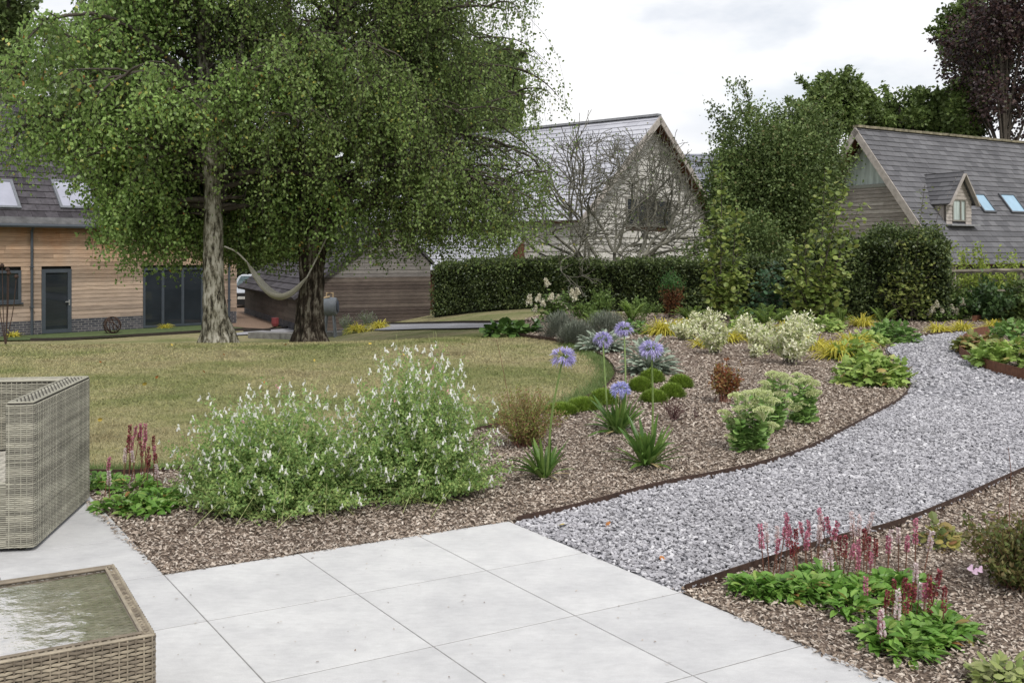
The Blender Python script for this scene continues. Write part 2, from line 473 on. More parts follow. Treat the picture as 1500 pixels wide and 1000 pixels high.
def tufts(mb, x, y, h, w, lean=.5):
    n = len(x); P = np.stack([x, y, tz(x, y) - .036], 1); D = unit(np.stack([R.normal(0, lean, n), R.normal(0, lean, n), np.ones(n)], 1))
    L = h * R.uniform(.5, 1.3, n); S = unit(np.cross(D, rdir(n))) * (w * R.uniform(.6, 1.3, n))[:, None]
    v = np.stack([P - S, P + S, P + D * L[:, None]], 1)
    mb.add(v.reshape(-1, 3), np.arange(3 * n).reshape(n, 3))


mb = MB()
for (n, y0, y1, h, w) in ((150000, 7, 10.5, .035, .0028), (110000, 10.5, 15, .035, .0045), (60000, 15, 20, .035, .007)):
    x, y = scatter(n, -11, 1.6, y0, y1, lawn_poly)
    tufts(mb, x, y, h, w, 1.1)
o = mb.build('lawn_grass', M_blade()); o['kind'] = 'stuff'; tag(o, 'short drought browned grass of the round lawn', 'grass')
mb = MB(); seg = sE[8 * 1:]
k = R.integers(0, len(seg) - 1, 15000); tt = R.uniform(0, 1, len(k)); p = seg[k] * (1 - tt)[:, None] + seg[k + 1] * tt[:, None]
d = seg[k + 1] - seg[k]; nrm = unit(np.stack([-d[:, 1], d[:, 0]], 1)); p = p + nrm * (.02 + np.abs(R.normal(0, .12, len(k))))[:, None]
ok = (p[:, 1] < 17.5); p = p[ok]
tufts(mb, p[:, 0], p[:, 1], .075, .004, .45)
m_green_grass = M_leaf('green_edge_grass', [(.10, .16, .05), (.15, .22, .07), (.21, .27, .10)], .25, (2., .7, 1.1))
o = mb.build('edge_grass', m_green_grass); o['kind'] = 'stuff'; tag(o, 'longer green grass fringe along the lawn edging', 'grass')


# --- steel edgings: thin upright ribbons
def edging(line, label, mat, z0=-.03, h=.06, th=.006, follow=False, name='steel_edging', group='steel edgings'):
    p = np.array(line, float); d = np.gradient(p, axis=0); nr = unit(np.stack([-d[:, 1], d[:, 0]], 1)) * th / 2
    zz = tz(p[:, 0], p[:, 1]) if follow else np.zeros(len(p))
    n = len(p); v = []
    for s, z in ((-1, z0), (-1, z0 + h), (1, z0 + h), (1, z0)):
        q = p + nr * s; v.append(np.stack([q[:, 0], q[:, 1], zz + z], 1))
    mb = MB(); i = np.arange(n - 1)
    mb.add(np.concatenate(v), np.concatenate([np.stack([a * n + i, a * n + i + 1, b * n + i + 1, b * n + i], 1) for a, b in ((0, 1), (1, 2), (2, 3))]))
    c = p[n // 2]
    single(mb, name, mat, label, 'edging', (c[0], c[1], float(zz[n // 2])), group)


edging(sL, 'rusty steel strip between the large mulch bed and the gravel path', m_steel, h=.066)
edging(sR, 'rusty steel strip between the gravel path and the front right mulch bed', m_steel, h=.062)
edging(sI, 'deep rusty steel strip curving round the raised bed at far right', m_rust, h=.17)
edging(sE, 'dark steel strip round the edge of the dry lawn', m_steel, h=.055)
edging([G(u, v) for u, v in [(1424, 470), (1455, 469), (1500, 468), (1580, 467)]], 'short rusty steel strip behind the yellow grass tufts at far right', m_rust, h=.16)


def drape(name, mat, A, B, off, nc=8, kind='structure', split=6):
    A = spline(A, split); B = spline(B, split); t = np.linspace(0, 1, nc)[:, None, None]
    P = A[None] * (1 - t) + B[None] * t
    z = tz(P[..., 0], P[..., 1]) + off
    v = np.concatenate([P, z[..., None]], -1); n = len(A); mb = MB()
    i = (np.arange(nc - 1)[:, None] * n + np.arange(n - 1)[None]).ravel()
    mb.add(v.reshape(-1, 3), np.stack([i, i + 1, i + n + 1, i + n], 1)); o = struct(mb, name, mat, True); return o




def far_pt(u, v):
    """the ground point beyond the lawn crest that a sight line reaches"""
    ys_ = np.linspace(36, 19.6, 700); xs_ = (u - 750) / F * ys_; vv = V0 + (H - tz(xs_, ys_)) * F / ys_
    k = np.argmax(vv >= v); return float(xs_[k]), float(ys_[k])


near_e = np.array([(-9.6, 31.4)] + [far_pt(u, v) for u, v in ((470, 484), (540, 483), (600, 482), (650, 481), (700, 480), (735, 479), (775, 478))])
far_e = np.array([(-9.0, 33.2)] + [far_pt(u, v) for u, v in ((475, 477), (540, 475.5), (600, 474.5), (650, 473.5), (700, 473), (735, 472.5), (775, 472))])
m_fsteel = M_plain('dark_far_steel', (.035, .028, .024), .9)
m_gravel_far = M_plain('distant_grey_gravel', (.29, .29, .31), .9, .35, 30)
drape('back_path', m_gravel_far, near_e, far_e, .004)
m_green_lawn = M_plain('green_lawn', (.07, .10, .035), .95, .35, 8)
drape('house_lawn', m_green_lawn, [(-18.2, 29.2), (-13.6, 30.4), (-11.6, 32.2), (-9.4, 34.2)], [(-19, 33), (-14.5, 33.5), (-12.4, 36), (-10, 38.4)], .006)
edging(spline([(-14.6, 30.0), (-13.6, 30.35), (-11.6, 32.15), (-9.4, 34.15), (-8.2, 33.6)]), 'dark steel strip bordering the green lawn of the timber house', m_fsteel, h=.09, th=.03, follow=True)
edging(spline(far_e), 'dark steel strip along the far side of the back path', m_fsteel, h=.09, th=.03, follow=True)
m_drive = M_plain('reddish_gravel_drive', (.20, .135, .095), .95, .35, 20)
drape('driveway', m_drive, [(-10.2, 35.6), (-9.5, 35), (-8.5, 34.0)], [(-17, 60), (-13, 60), (-9, 60)], .016, 20)

# ------------------------------------------------------------------ buildings
def ray(u, v, P, N):
    """where the sight line of a pixel meets a plane"""
    d = np.array([(u - 750) / F, 1.0, -(v - V0) / F]); o = np.array([0, 0, H])
    return o + d * (np.dot(np.array(P) - o, N) / np.dot(d, N))


Zv = np.array([0, 0, 1.])


def v3(*a): return np.array(a, float)


def boards(mb, O, U, W, N, outline, v0, v1, pitch, holes=(), lap=.012, base=.02, lmin=1.6, lmax=4.2, gap=.004, jit=.003):
    v = v0; k = 0
    while v < v1 - .02:
        t = min(v + pitch, v1); a, b = outline((v + t) / 2)
        cuts = [(a, b)]
        for (h0, h1, g0, g1) in holes:
            if g0 < t - .01 and g1 > v + .01:
                nc = []
                for (p, q) in cuts:
                    if h1 <= p or h0 >= q: nc.append((p, q))
                    else:
                        if h0 > p: nc.append((p, h0))
                        if h1 < q: nc.append((h1, q))
                cuts = nc
        for (p, q) in cuts:
            x = p
            while x < q - .01:
                e = x + random.uniform(lmin, lmax)
                if q - e < .6: e = q
                e = min(e, q); j = random.uniform(-jit, jit)
                mb.slab(O, U, W, N, x, e - gap, v, t - gap, base + lap + j, base + j * .5)
                x = e
        v = t; k += 1


def slates(mb, O, U, W, N, outline, length, sw, sh, th=.035):
    v = 0; k = 0
    while v < length - .02:
        t = min(v + sh, length); a, b = outline((v + t) / 2)
        x = a - (sw / 2 if k % 2 else 0)
        while x < b:
            p, q = max(x, a), min(x + sw, b)
            if q - p > .03:
                mb.slab(O, U, W, N, p + .004, q - .004, v, t + .04, th + random.uniform(-.003, .004), .004)
            x += sw
        v = t; k += 1


def beam(mb, a, b, w, h, up=Zv):
    """square timber from a to b"""
    a, b = np.array(a, float), np.array(b, float); d = unit(b - a); s = unit(np.cross(d, up)) * w / 2; n = unit(np.cross(s, d)) * h / 2
    v = [a - s - n, a + s - n, a + s + n, a - s + n, b - s - n, b + s - n, b + s + n, b - s + n]
    mb.add(v, [[0, 1, 2, 3], [7, 6, 5, 4], [0, 4, 5, 1], [1, 5, 6, 2], [2, 6, 7, 3], [3, 7, 4, 0]])


def framed(parent, O, U, W, N, u0, u1, v0, v1, fr, pane, name='window', ft=.06, depth=.05, sill=None, mull=(), handle=False):
    mb = MB()
    for (a, b, c, d) in ((u0, u1, v0, v0 + ft), (u0, u1, v1 - ft, v1), (u0, u0 + ft, v0 + ft, v1 - ft), (u1 - ft, u1, v0 + ft, v1 - ft)):
        mb.slab(O, U, W, N, a, b, c, d, depth, depth, -.06)
    for m_ in mull: mb.slab(O, U, W, N, m_ - ft * .6, m_ + ft * .6, v0 + ft, v1 - ft, depth - .004, depth - .004, -.06)
    f = mb.build(name, fr, parent)
    pd = .012 if depth < .085 else depth - .025
    g = MB(); g.slab(O, U, W, N, u0 + ft * .8, u1 - ft * .8, v0 + ft * .8, v1 - ft * .8, pd, pd, -.05)
    p = g.build('pane', pane, f); p.matrix_parent_inverse.identity()
    return f, p


def fix_sub(parent, child):
    """sub-part built in the thing's frame: its parent part sits at the thing's origin"""
    return child


def M_cedar():
    m, t, b, out = nt('weathered_cedar_boards')
    g = t.nodes.new('ShaderNodeNewGeometry'); r = ramp(t, [(.62, .60, .58), (.95, .92, .9), (1.2, 1.15, 1.1)]); t.links.new(g.outputs['Random Per Island'], r.inputs[0])
    tc = t.nodes.new('ShaderNodeTexCoord'); sp = t.nodes.new('ShaderNodeSeparateXYZ'); t.links.new(tc.outputs['Object'], sp.inputs[0])
    mr = t.nodes.new('ShaderNodeMapRange'); mr.inputs[1].default_value = 0.; mr.inputs[2].default_value = 3.6; t.links.new(sp.outputs[2], mr.inputs[0])
    n = noise(t, .9, 5, .65, stretch=(1, 1, .5)); ad = t.nodes.new('ShaderNodeMath'); ad.operation = 'MULTIPLY_ADD'
    ad.inputs[1].default_value = .9; t.links.new(n.outputs[0], ad.inputs[0]); sb = t.nodes.new('ShaderNodeMath'); sb.operation = 'SUBTRACT'; sb.inputs[1].default_value = .45
    t.links.new(mr.outputs[0], ad.inputs[2]); t.links.new(ad.outputs[0], sb.inputs[0])
    c = ramp(t, [(.35, .285, .238), (.40, .318, .252), (.425, .30, .21), (.42, .225, .125)], [.1, .45, .78, 1.02]); t.links.new(sb.outputs[0], c.inputs[0])
    n2 = noise(t, 9, 6, .7, stretch=(.25, .25, 4)); c2 = ramp(t, [(.72, .70, .68), (1.12, 1.12, 1.12)], [.35, .62]); t.links.new(n2.outputs[0], c2.inputs[0])
    t.links.new(mul(t, mul(t, c.outputs[0], r.outputs[0]), c2.outputs[0]), b.inputs['Base Color']); b.inputs['Roughness'].default_value = .8
    b.inputs['Specular IOR Level'].default_value = .2
    return m


m_cedar = M_cedar()
m_oldwood = M_island('old_brown_boards', [(.066, .05, .043), (.092, .071, .06), (.13, .105, .088)], .85, 1.2, .7, 1.25, None, (14, (.3, .3, 4), .75))
m_greywood = M_island('silvered_boards', [(.13, .12, .115), (.18, .165, .155), (.22, .205, .19)], .85, 1.2, .8, 1.15, None, (14, (.3, .3, 4), .75))
m_palewood = M_island('pale_waney_boards', [(.47, .455, .43), (.55, .535, .505), (.62, .605, .575)], .85, 2., .75, 1.15, None, (10, (.3, .3, 4), .7))
m_barge = M_plain('pale_barge_board', (.33, .30, .275), .85, .25, 6)
m_soffit = M_plain('red_brown_soffit', (.115, .05, .03), .85, .3, 5)
m_slate_dark = M_island('dark_slate_tiles', [(.05, .046, .052), (.07, .065, .073), (.092, .086, .096)], .85, .7, .8, 1.2, None, (9, (1, 1, 1), .8), spec=.12)
m_slate_mid = M_island('grey_slate_tiles', [(.098, .098, .106), (.122, .122, .131), (.148, .148, .158)], .85, .6, .88, 1.12, spec=.12)
m_slate_pale = M_island('pale_slate_tiles', [(.38, .385, .43), (.43, .435, .48), (.48, .485, .53)], .5, .5, .88, 1.1)
m_moss = M_plain('mossy_ridge', (.19, .17, .12), .95, .5, 5)
m_brick = M_island('blue_black_brick', [(.035, .037, .05), (.06, .06, .075), (.095, .09, .10)], .7, 5, .8, 1.2)
m_mortar = M_plain('pale_mortar', (.24, .23, .22), .95)
m_lead = M_plain('lead_flashing', (.23, .235, .25), .6, .2, 8)
m_inner = M_plain('dark_building_core', (.03, .028, .026), .9)

# --- timber house on the left
P0 = v3(-16.2, 31.4, -1.06); U = unit(v3(5.8, 5.9, 0)); N = v3(U[1], -U[0], 0)
house = thing('timber_house', 'long orange brown timber clad house with dark slate roof at the left', 'house', tuple(P0))


def s_of(u, PP=P0, UU=U):
    k = (u - 750) / F; return (k * PP[1] - PP[0]) / (UU[0] - k * UU[1])


def h_of(u, v):
    s = s_of(u); return H - (v - V0) * (P0[1] + U[1] * s) / F - P0[2]


L0, L1 = -7.0, s_of(346)
top = 3.58
d0, d1, dt = s_of(60.5), s_of(104), h_of(82, 394)
w0, w1, wb, wt_ = s_of(-75), s_of(30.5), h_of(20, 443), h_of(20, 396)
q0, q1, qt = s_of(209), s_of(297), dt
holes = [(d0, d1, -1, dt), (w0, w1, wb, wt_), (q0, q1, -1, qt)]
mb = MB(); boards(mb, P0, U, Zv, N, lambda v: (L0, L1), .46, top, .135, holes)
ge = lambda v: (0, 8.4) if v < 3.6 else (max(0, (v - 3.6) * .9), 8.4 - max(0, (v - 3.6) * .9))
boards(mb, P0 + U * L1, -N, Zv, U, ge, .46, 8.1, .135)
mb.build('wall', m_cedar, house)
mb = MB()   # solid body behind the boards
for z0_, z1_ in ((0, 3.6),):
    c = P0 + U * (L0 + L1) / 2 - N * 4.2
    a = [P0 + U * L0 - N * .10, P0 + U * (L1 - .02) - N * .10, P0 + U * (L1 - .02) - N * 8.4, P0 + U * L0 - N * 8.4]
    mb.prism([p for p in a], (0, 0, 3.6))
mb.build('inner_wall', m_inner, house)
for (a, b) in ((L0, d0), (d1, q0), (q1, L1)):
    mb = MB(); mt = MB(); v = 0; k = 0
    while v < .44:
        x = a - (.11 if k % 2 else 0)
        while x < b:
            p, q = max(x, a), min(x + .225, b)
            if q - p > .03: mb.slab(P0, U, Zv, N, p + .009, q - .009, v + .009, v + .066, .028, .028)
            x += .225
        v += .075; k += 1
    mt.slab(P0, U, Zv, N, a, b, -.3, .455, .024, .024, -.08)
    pl = mb.build('brick_plinth', m_brick, house); mt.build('mortar', m_mortar, pl)
f, p = framed(house, P0, U, Zv, N, w0, w1, wb, wt_, m_grey_metal, m_glass, ft=.09)
mb = MB(); mb.slab(P0, U, Zv, N, w0 - .05, w1 + .05, wb - .05, wb - .005, .09, .09); mb.build('sill', m_grey_metal, f)
f, p = framed(house, P0, U, Zv, N, d0, d1, .02, dt, m_grey_metal, m_glass, 'door', ft=.12)
mb = MB(); hs = d1 - .08; mb.slab(P0, U, Zv, N, hs - .14, hs, 1.02, 1.05, .11, .11, .07); mb.slab(P0, U, Zv, N, hs - .02, hs + .02, .92, 1.1, .07, .07, .045)
mb.build('handle', M_plain('brushed_steel', (.55, .55, .56), .3, .1, 10, .8), f)
f, p = framed(house, P0, U, Zv, N, q0, q1, .02, qt, m_grey_metal, m_glass, 'glazed_door', ft=.08, mull=(s_of(238), s_of(267)))
# roof
ang = math.radians(48); W = -N * math.cos(ang) + Zv * math.sin(ang); RN = N * math.sin(ang) + Zv * math.cos(ang)
E0 = v3(P0[0], P0[1], 2.50) + N * .38; RL = 6.25
sk = [[ray(u, v_, E0, RN) for u, v_ in q] for q in ([(-34, 266), (19.5, 266), (28, 307), (-28, 307)], [(77, 267), (134, 268), (140, 308), (85, 308)])]
mb = MB(); slates(mb, E0, U, W, RN, lambda v: (L0 - .3, L1 + .35), RL, .42, .30)
W2 = N * math.cos(ang) + Zv * math.sin(ang); RN2 = -N * math.sin(ang) + Zv * math.cos(ang)
rt = E0 + W * RL
mb.slab(rt, U, -W2, RN2, L0 - .3, L1 + .35, 0, RL, .02, .02, -.1)
mb.slab(E0, U, W, RN, L0 - .3, L1 + .33, .02, RL, 0, 0, -.12)
rf = mb.build('roof', m_slate_dark, house)
mb = MB(); mb.tube([rt + U * (L0 - .3) + Zv * .03, rt + U * (L1 + .35) + Zv * .03], .09, 8); mb.build('ridge', m_moss, rf)
for q in sk:
    a = np.dot(q[0] - E0, U); b = np.dot(q[1] - E0, U); c = np.dot(q[2] - E0, W); d = np.dot(q[1] - E0, W)
    b2 = np.dot(q[2] - E0, U); a2 = np.dot(q[3] - E0, U)
    framed(house, E0, U, W, RN, (a + a2) / 2, (b + b2) / 2, c, d, M_plain('pale_grey_skylight_frame', (.15, .16, .18), .45), m_skyglass, 'skylight', ft=.085, depth=.09)
    bpy.data.objects[-1] if False else None
mb = MB(); mb.slab(E0, U, W, RN, L0, L1, .0, .30, .045, .035); mb.build('eaves_slates', M_island('mossy_eaves_slate', [(.10, .10, .105), (.15, .15, .15)], .8, 2.5, .5, 1.3), house)
mb = MB(); mb.tube([E0 + N * .05 + U * L0 + Zv * -.04, E0 + N * .05 + U * (L1 + .35) + Zv * -.04], .065, 8); mb.build('gutter', m_grey_metal, house)
for u in (44.5, 333):
    s = s_of(u); a = P0 + U * s + N * .13; mb = MB()
    mb.tube([a + Zv * -.05, a + Zv * 3.35, a + N * .1 + Zv * 3.45, a + N * .28 + Zv * 3.52], .045, 8)
    for z in (.9, 2.2): mb.box(a + Zv * z, (.11, .11, .04), math.atan2(U[1], U[0]))
    mb.build('downpipe', m_grey_metal, house)

# --- low dark outbuilding behind the birches
A = v3(-7.03, 33, -1.15); ge_ = v3(.912, .41, 0); bk = v3(-.41, .912, 0); gn = -bk
shed = thing('timber_outbuilding', 'low dark brown timber outbuilding with slate roof behind the birch trunks', 'outbuilding', tuple(A))
sa, sb = 3.2, 4.55; zl, za, zr = .24 + 1.15, 2.62 + 1.15, 1.27 + 1.15; LB = 11.3
out = lambda v: (max(0, (v - zl) / (za - zl) * sa), sb if v < zr else sb - (v - zr) / (za - zr) * (sb - sa))
zc = 1.6 - (405 - 370) * 34.7 / F + 1.15
mb = MB(); boards(mb, A, ge_, Zv, gn, out, 0, zc, .125, lmin=4, lmax=6); boards(mb, A, bk, Zv, -ge_, lambda v: (0, LB), .35, zl + .05, .125)
mb.build('wall', m_oldwood, shed)
mb = MB(); boards(mb, A, ge_, Zv, gn, out, zc, za, .125, lmin=4, lmax=6); mb.build('gable', m_greywood, shed)
mb = MB()
v = 0
while v < .34:
    x = 0
    while x < LB: mb.slab(A, bk, Zv, -ge_, x + .006, x + .22, v + .006, v + .069, .025, .025); x += .225
    v += .075
mb.build('brick_plinth', m_brick, shed)
mb = MB(); mb.prism([A + Zv * -.3, A + ge_ * sb + Zv * -.3, A + ge_ * sb + Zv * zr, A + ge_ * sa + Zv * (za - .02), A + Zv * zl], bk * LB); mb.build('inner_wall', m_inner, shed)
mb = MB()
aL = math.atan2(za - zl, sa); WL = ge_ * math.cos(aL) + Zv * math.sin(aL); NL = -ge_ * math.sin(aL) + Zv * math.cos(aL)
lenL = math.hypot(za - zl, sa) + .35
OL = A + Zv * zl - WL * .35 + gn * .25 + NL * .09
mb.slab(OL, bk, WL, NL, 0, LB + .4, 0, lenL, 0, 0, -.09)
slates(mb, OL, bk, WL, NL, lambda v: (0, LB + .4), lenL, .5, .32)
aR = math.atan2(za - zr, sb - sa); WR = -ge_ * math.cos(aR) + Zv * math.sin(aR); NR = ge_ * math.sin(aR) + Zv * math.cos(aR); lenR = math.hypot(za - zr, sb - sa) + .12
OR_ = A + ge_ * sb + Zv * zr - WR * .12 + gn * .1 + NR * .05
mb.slab(OR_, bk, WR, NR, 0, LB + .3, 0, lenR, .03, .03, -.05)
mb.build('roof', m_slate_dark, shed)

# --- pale barn with slate roof
Lc = v3(2.43, 36, 0); E = v3(.643, .766, 0); Rd = v3(-.766, .643, 0); gn = -Rd
hw = 5.6; ze = 2.77; zap = 7.16; LB = 15
barn = thing('slate_roofed_barn', 'pale boarded barn house with light slate roof behind the bare branched shrub', 'house', tuple(Lc))
wl = Lc + Rd * .55 + E * .35; ww = hw * 2 - .7
slope = (zap - ze) / hw; rise0 = ze - .12 + .35 * slope
out = lambda v: (0, ww) if v < rise0 else ((v - rise0) / slope, ww - (v - rise0) / slope)
GP = wl
wp = [ray(u, v, GP, gn) for u, v in ((915, 288), (982, 288), (982, 331), (915, 331))]
wu0, wu1 = np.dot(wp[0] - GP, E), np.dot(wp[1] - GP, E); wv0, wv1 = wp[3][2], wp[0][2]
mb = MB(); boards(mb, GP, E, Zv, gn, out, -.5, zap - .25, .27, [(wu0, wu1, wv0, wv1)], lap=.035, lmin=2.5, lmax=6, jit=.008)
boards(mb, GP, Rd, Zv, -E, lambda v: (0, LB - 1), -.5, ze, .27, lap=.035)
mb.build('wall', m_palewood, barn)
mb = MB(); ctr = GP + E * ww / 2
mb.prism([GP + Rd * .05 - Zv * .8, GP + E * ww + Rd * .05 - Zv * .8, GP + E * ww + Rd * .05 + Zv * rise0, ctr + Rd * .05 + Zv * (zap - .2), GP + Rd * .05 + Zv * rise0], Rd * (LB - 1)); mb.build('inner_wall', m_soffit, barn)
framed(barn, GP, E, Zv, gn, wu0, wu1, wv0, wv1, M_plain('weathered_window_frame', (.2, .19, .17), .7), m_glass, ft=.09, depth=.09, mull=(wu0 + (wu1 - wu0) * .24, wu0 + (wu1 - wu0) * .62))
a = math.atan2(zap - ze, hw); WL = E * math.cos(a) + Zv * math.sin(a); NL = -E * math.sin(a) + Zv * math.cos(a); ln = math.hypot(zap - ze, hw)
WR = -E * math.cos(a) + Zv * math.sin(a); NR = E * math.sin(a) + Zv * math.cos(a)
OL = Lc + Zv * ze; OR_ = Lc + E * 2 * hw + Zv * ze
mb = MB(); slates(mb, OL, Rd, WL, NL, lambda v: (0, LB), ln, .55, .34); mb.slab(OR_, Rd, WR, NR, 0, LB, 0, ln - .01, .03, .03, .0)
rf = mb.build('roof', m_slate_pale, barn)
mb = MB(); mb.slab(OL, Rd, WL, NL, .06, LB, .03, ln, -.01, -.01, -.12); mb.slab(OR_, Rd, WR, NR, .06, LB, .03, ln - .12, -.01, -.01, -.12); mb.build('soffit', m_soffit, barn)
ap = Lc + E * hw + Zv * zap
mb = MB(); beam(mb, ap - Zv * .01 + NL * .06 - Rd * 0, ap + Rd * LB + NL * .06, .28, .09); mb.build('ridge', m_lead, rf)
for o_, w_, n_ in ((OL, WL, NL), (OR_, WR, NR)):
    mb = MB(); beam(mb, o_ - n_ * .12 - Rd * .02, o_ + w_ * (ln - .03) - n_ * .12 - Rd * .02, .05, .26, n_); mb.build('barge_board', m_barge, barn)
# lean-to against the long side
lt = MB(); ltw = MB(); t0, t1 = 2.7, 9.5; wlb = Lc; on = -E
zt, zb, dep = 2.12, .90, 1.45
al = math.atan2(zt - zb, dep); Wt = E * math.cos(al) + Zv * math.sin(al); Nt = -E * math.sin(al) + Zv * math.cos(al)
OT = Lc + on * dep + Zv * zb
slates(lt, OT, Rd, Wt, Nt, lambda v: (t0, t1), math.hypot(zt - zb, dep) + .25, .55, .34); lt.slab(OT, Rd, Wt, Nt, t0 + .02, t1, .02, 1.9, 0, 0, -.1)
lt.build('lean_to_roof', m_slate_pale, barn)
ltw.prism([Lc + Rd * (t0 + .1) + on * (dep - .2) - Zv * .9, Lc + Rd * (t0 + .1) + E * .3 - Zv * .9, Lc + Rd * (t0 + .1) + E * .3 + Zv * (zt + .0), Lc + Rd * (t0 + .1) + on * (dep - .2) + Zv * (zb + .05)], Rd * (t1 - t0 - .2))
ltw.build('lean_to_wall', m_soffit, barn)

# --- slate house on the right with dormer and skylights
Ap = v3(13.88, 40, 6.65); Rd = v3(.857, .515, 0); D = v3(.515, -.857, 0); sl = 4.0 / 3.02; run = 4.15; LR = 19
rh = thing('slate_house', 'boarded house with dark slate roof, dormer and skylights at the right', 'house', (Ap[0], Ap[1], 0))
a = math.atan(sl); ln = run / math.cos(a)
WD = -D * math.cos(a) + Zv * math.sin(a); ND = D * math.sin(a) + Zv * math.cos(a)
OD = Ap + D * run - Zv * run * sl
WB = D * math.cos(a) + Zv * math.sin(a); NB = -D * math.sin(a) + Zv * math.cos(a); OB = Ap - D * run - Zv * run * sl
mb = MB(); slates(mb, OD, Rd, WD, ND, lambda v: (0, LR), ln, .42, .27); mb.slab(OB, Rd, WB, NB, 0, LR, 0, ln - .01, .03, .03, 0)
rf = mb.build('roof', m_slate_mid, rh)
mb = MB(); mb.slab(OD, Rd, WD, ND, .06, LR, .03, ln, -.01, -.01, -.12); mb.slab(OB, Rd, WB, NB, .06, LR, .03, ln - .12, -.01, -.01, -.12); mb.build('soffit', m_soffit, rh)
mb = MB(); x = 0
while x < LR: beam(mb, Ap + Rd * x + Zv * .05, Ap + Rd * (x + .43) + Zv * (.05 + random.uniform(-.01, .015)), .26, .1); x += .45
mb.build('ridge', m_moss, rf)
for o_, w_, n_ in ((OD, WD, ND), (OB, WB, NB)):
    mb = MB(); beam(mb, o_ - n_ * .12 - Rd * .02, o_ + w_ * (ln - .03) - n_ * .12 - Rd * .02, .05, .27, n_); mb.build('barge_board', m_barge, rh)
GP = Ap + Rd * .75; gnr = -Rd; GW = v3(GP[0], GP[1], 0)
b0 = ray(1262, 273.5, GP, gnr)[2]
rk = .32
mb = MB(); out = lambda v: (-(Ap[2] - v) / sl + rk * .6, (Ap[2] - v) / sl - rk * .6)
boards(mb, GW, D, Zv, gnr, lambda v: (max(out(v)[0], -4), min(out(v)[1], 4)), -.5, b0 - .06, .16, lap=.03, lmin=2.5, lmax=5)
mb.build('wall', M_island('grey_weathered_boards', [(.27, .245, .22), (.35, .32, .29), (.43, .40, .365)], .85, 2., .75, 1.15, None, (10, (.3, .3, 4), .7)), rh)
mb = MB(); tri = lambda ins, dn, dp: [GP + Rd * dp + D * out(b0 + .0)[0] * (1 - ins) + Zv * (b0 + dn - GP[2]), GP + Rd * dp + D * out(b0)[1] * (1 - ins) + Zv * (b0 + dn - GP[2]), GP + Rd * dp + Zv * (-rk * .6 * sl - .12 - ins * 2.4)]
body = [GW + D * -3.9 + Rd * .12, GW + D * 3.9 + Rd * .12, GW + D * 3.9 + Rd * .12 + Zv * 1.35, GP + Rd * .12 - Zv * .45, GW + D * -3.9 + Rd * .12 + Zv * 1.35]
mb.prism(body, Rd * (LR - 1)); mb.build('inner_wall', m_inner, rh)
wf = MB(); tt = tri(0, 0, -.02)
for i in range(3): beam(wf, tt[i], tt[(i + 1) % 3], .1, .14)
mm = ray(1264, 240, GP, gnr); md = np.dot(mm - GP, D)
beam(wf, GP + D * md + Zv * (b0 - GP[2]) - Rd * .02, GP + D * md - Zv * .62 - Rd * .02, .1, .1)
wfo = wf.build('gable_window', M_plain('grey_green_timber', (.22, .23, .21), .7), rh)
g = MB(); g.prism(tri(.02, .03, .04), Rd * .03); g.build('pane', m_paleglass, wfo)
for q in ([(1426, 285), (1440, 285), (1457, 312), (1435, 312)], [(1461, 285), (1483, 286), (1502, 313), (1480, 313)]):
    q = [ray(u, v, OD, ND) for u, v in q]
    a0 = np.mean([np.dot(q[0] - OD, Rd), np.dot(q[3] - OD, Rd)]); a1 = np.mean([np.dot(q[1] - OD, Rd), np.dot(q[2] - OD, Rd)])
    framed(rh, OD, Rd, WD, ND, a0, a1, np.dot(q[3] - OD, WD), np.dot(q[0] - OD, WD), M_plain('dark_skylight_frame', (.07, .075, .085), .5), m_blueglass, 'skylight', ft=.075, depth=.1)
# dormer
Q0 = ray(1354, 257, OD, ND); k = (1408 - 750) / F; t = (k * Q0[1] - Q0[0]) / (D[0] - k * D[1])
fa = Q0 + D * t; dw, dh = .78, 1.08
mb = MB(); rfb = MB()
for s_ in (1, -1):
    e0 = fa + Rd * s_ * (dw + .12) - Zv * (dh * (dw + .12) / dw)
    w_ = unit(fa - e0); n_ = unit(np.cross(w_, -D)) * (1 if s_ > 0 else -1)
    n_ = n_ if n_[2] > 0 else -n_
    slates(rfb, e0, -D, w_, n_, lambda v: (-.12, t + .1 - (1 - v / np.linalg.norm(fa - e0)) * .75), np.linalg.norm(fa - e0), .4, .22)
    rfb.slab(e0, -D, w_, n_, -.12, t - .5, .01, np.linalg.norm(fa - e0), 0, 0, -.06)
dm = rfb.build('dormer_roof', m_slate_mid, rh)
for s_ in (1, -1):
    mb = MB(); e0 = fa + Rd * s_ * (dw + .12) - Zv * (dh * (dw + .12) / dw) + D * .14; beam(mb, e0 - Zv * .06, fa + D * .14 - Zv * .06, .05, .16, D); mb.build('barge_board', m_barge, dm)
zr_ = lambda q: OD[2] + np.dot(OD - q, D) / run * run * sl
ff = fa - D * .12; zroof = Ap[2] - np.dot(ff - Ap, D) * sl
FB = v3(ff[0], ff[1], zroof); hh = fa[2] - zroof
ox = lambda v: (-dw, dw) if v < hh - dh else (-dw * (hh - v) / dh, dw * (hh - v) / dh)
wv0, wv1 = .12, hh - dh + .05
mb = MB(); boards(mb, FB, Rd, Zv, D, ox, 0, hh - .05, .14, [(-.42, .42, wv0, wv1)], lap=.02, lmin=2, lmax=3)
mb.prism([FB + Rd * -dw + Zv * .0 - D * .1, FB + Rd * dw - D * .1, FB + Rd * dw + Zv * (hh - dh - .02) - D * .1, FB + Zv * (hh - .1) - D * .1, FB - Rd * dw + Zv * (hh - dh - .02) - D * .1], -D * 1.2)
mb.build('dormer_wall', m_barge, rh)
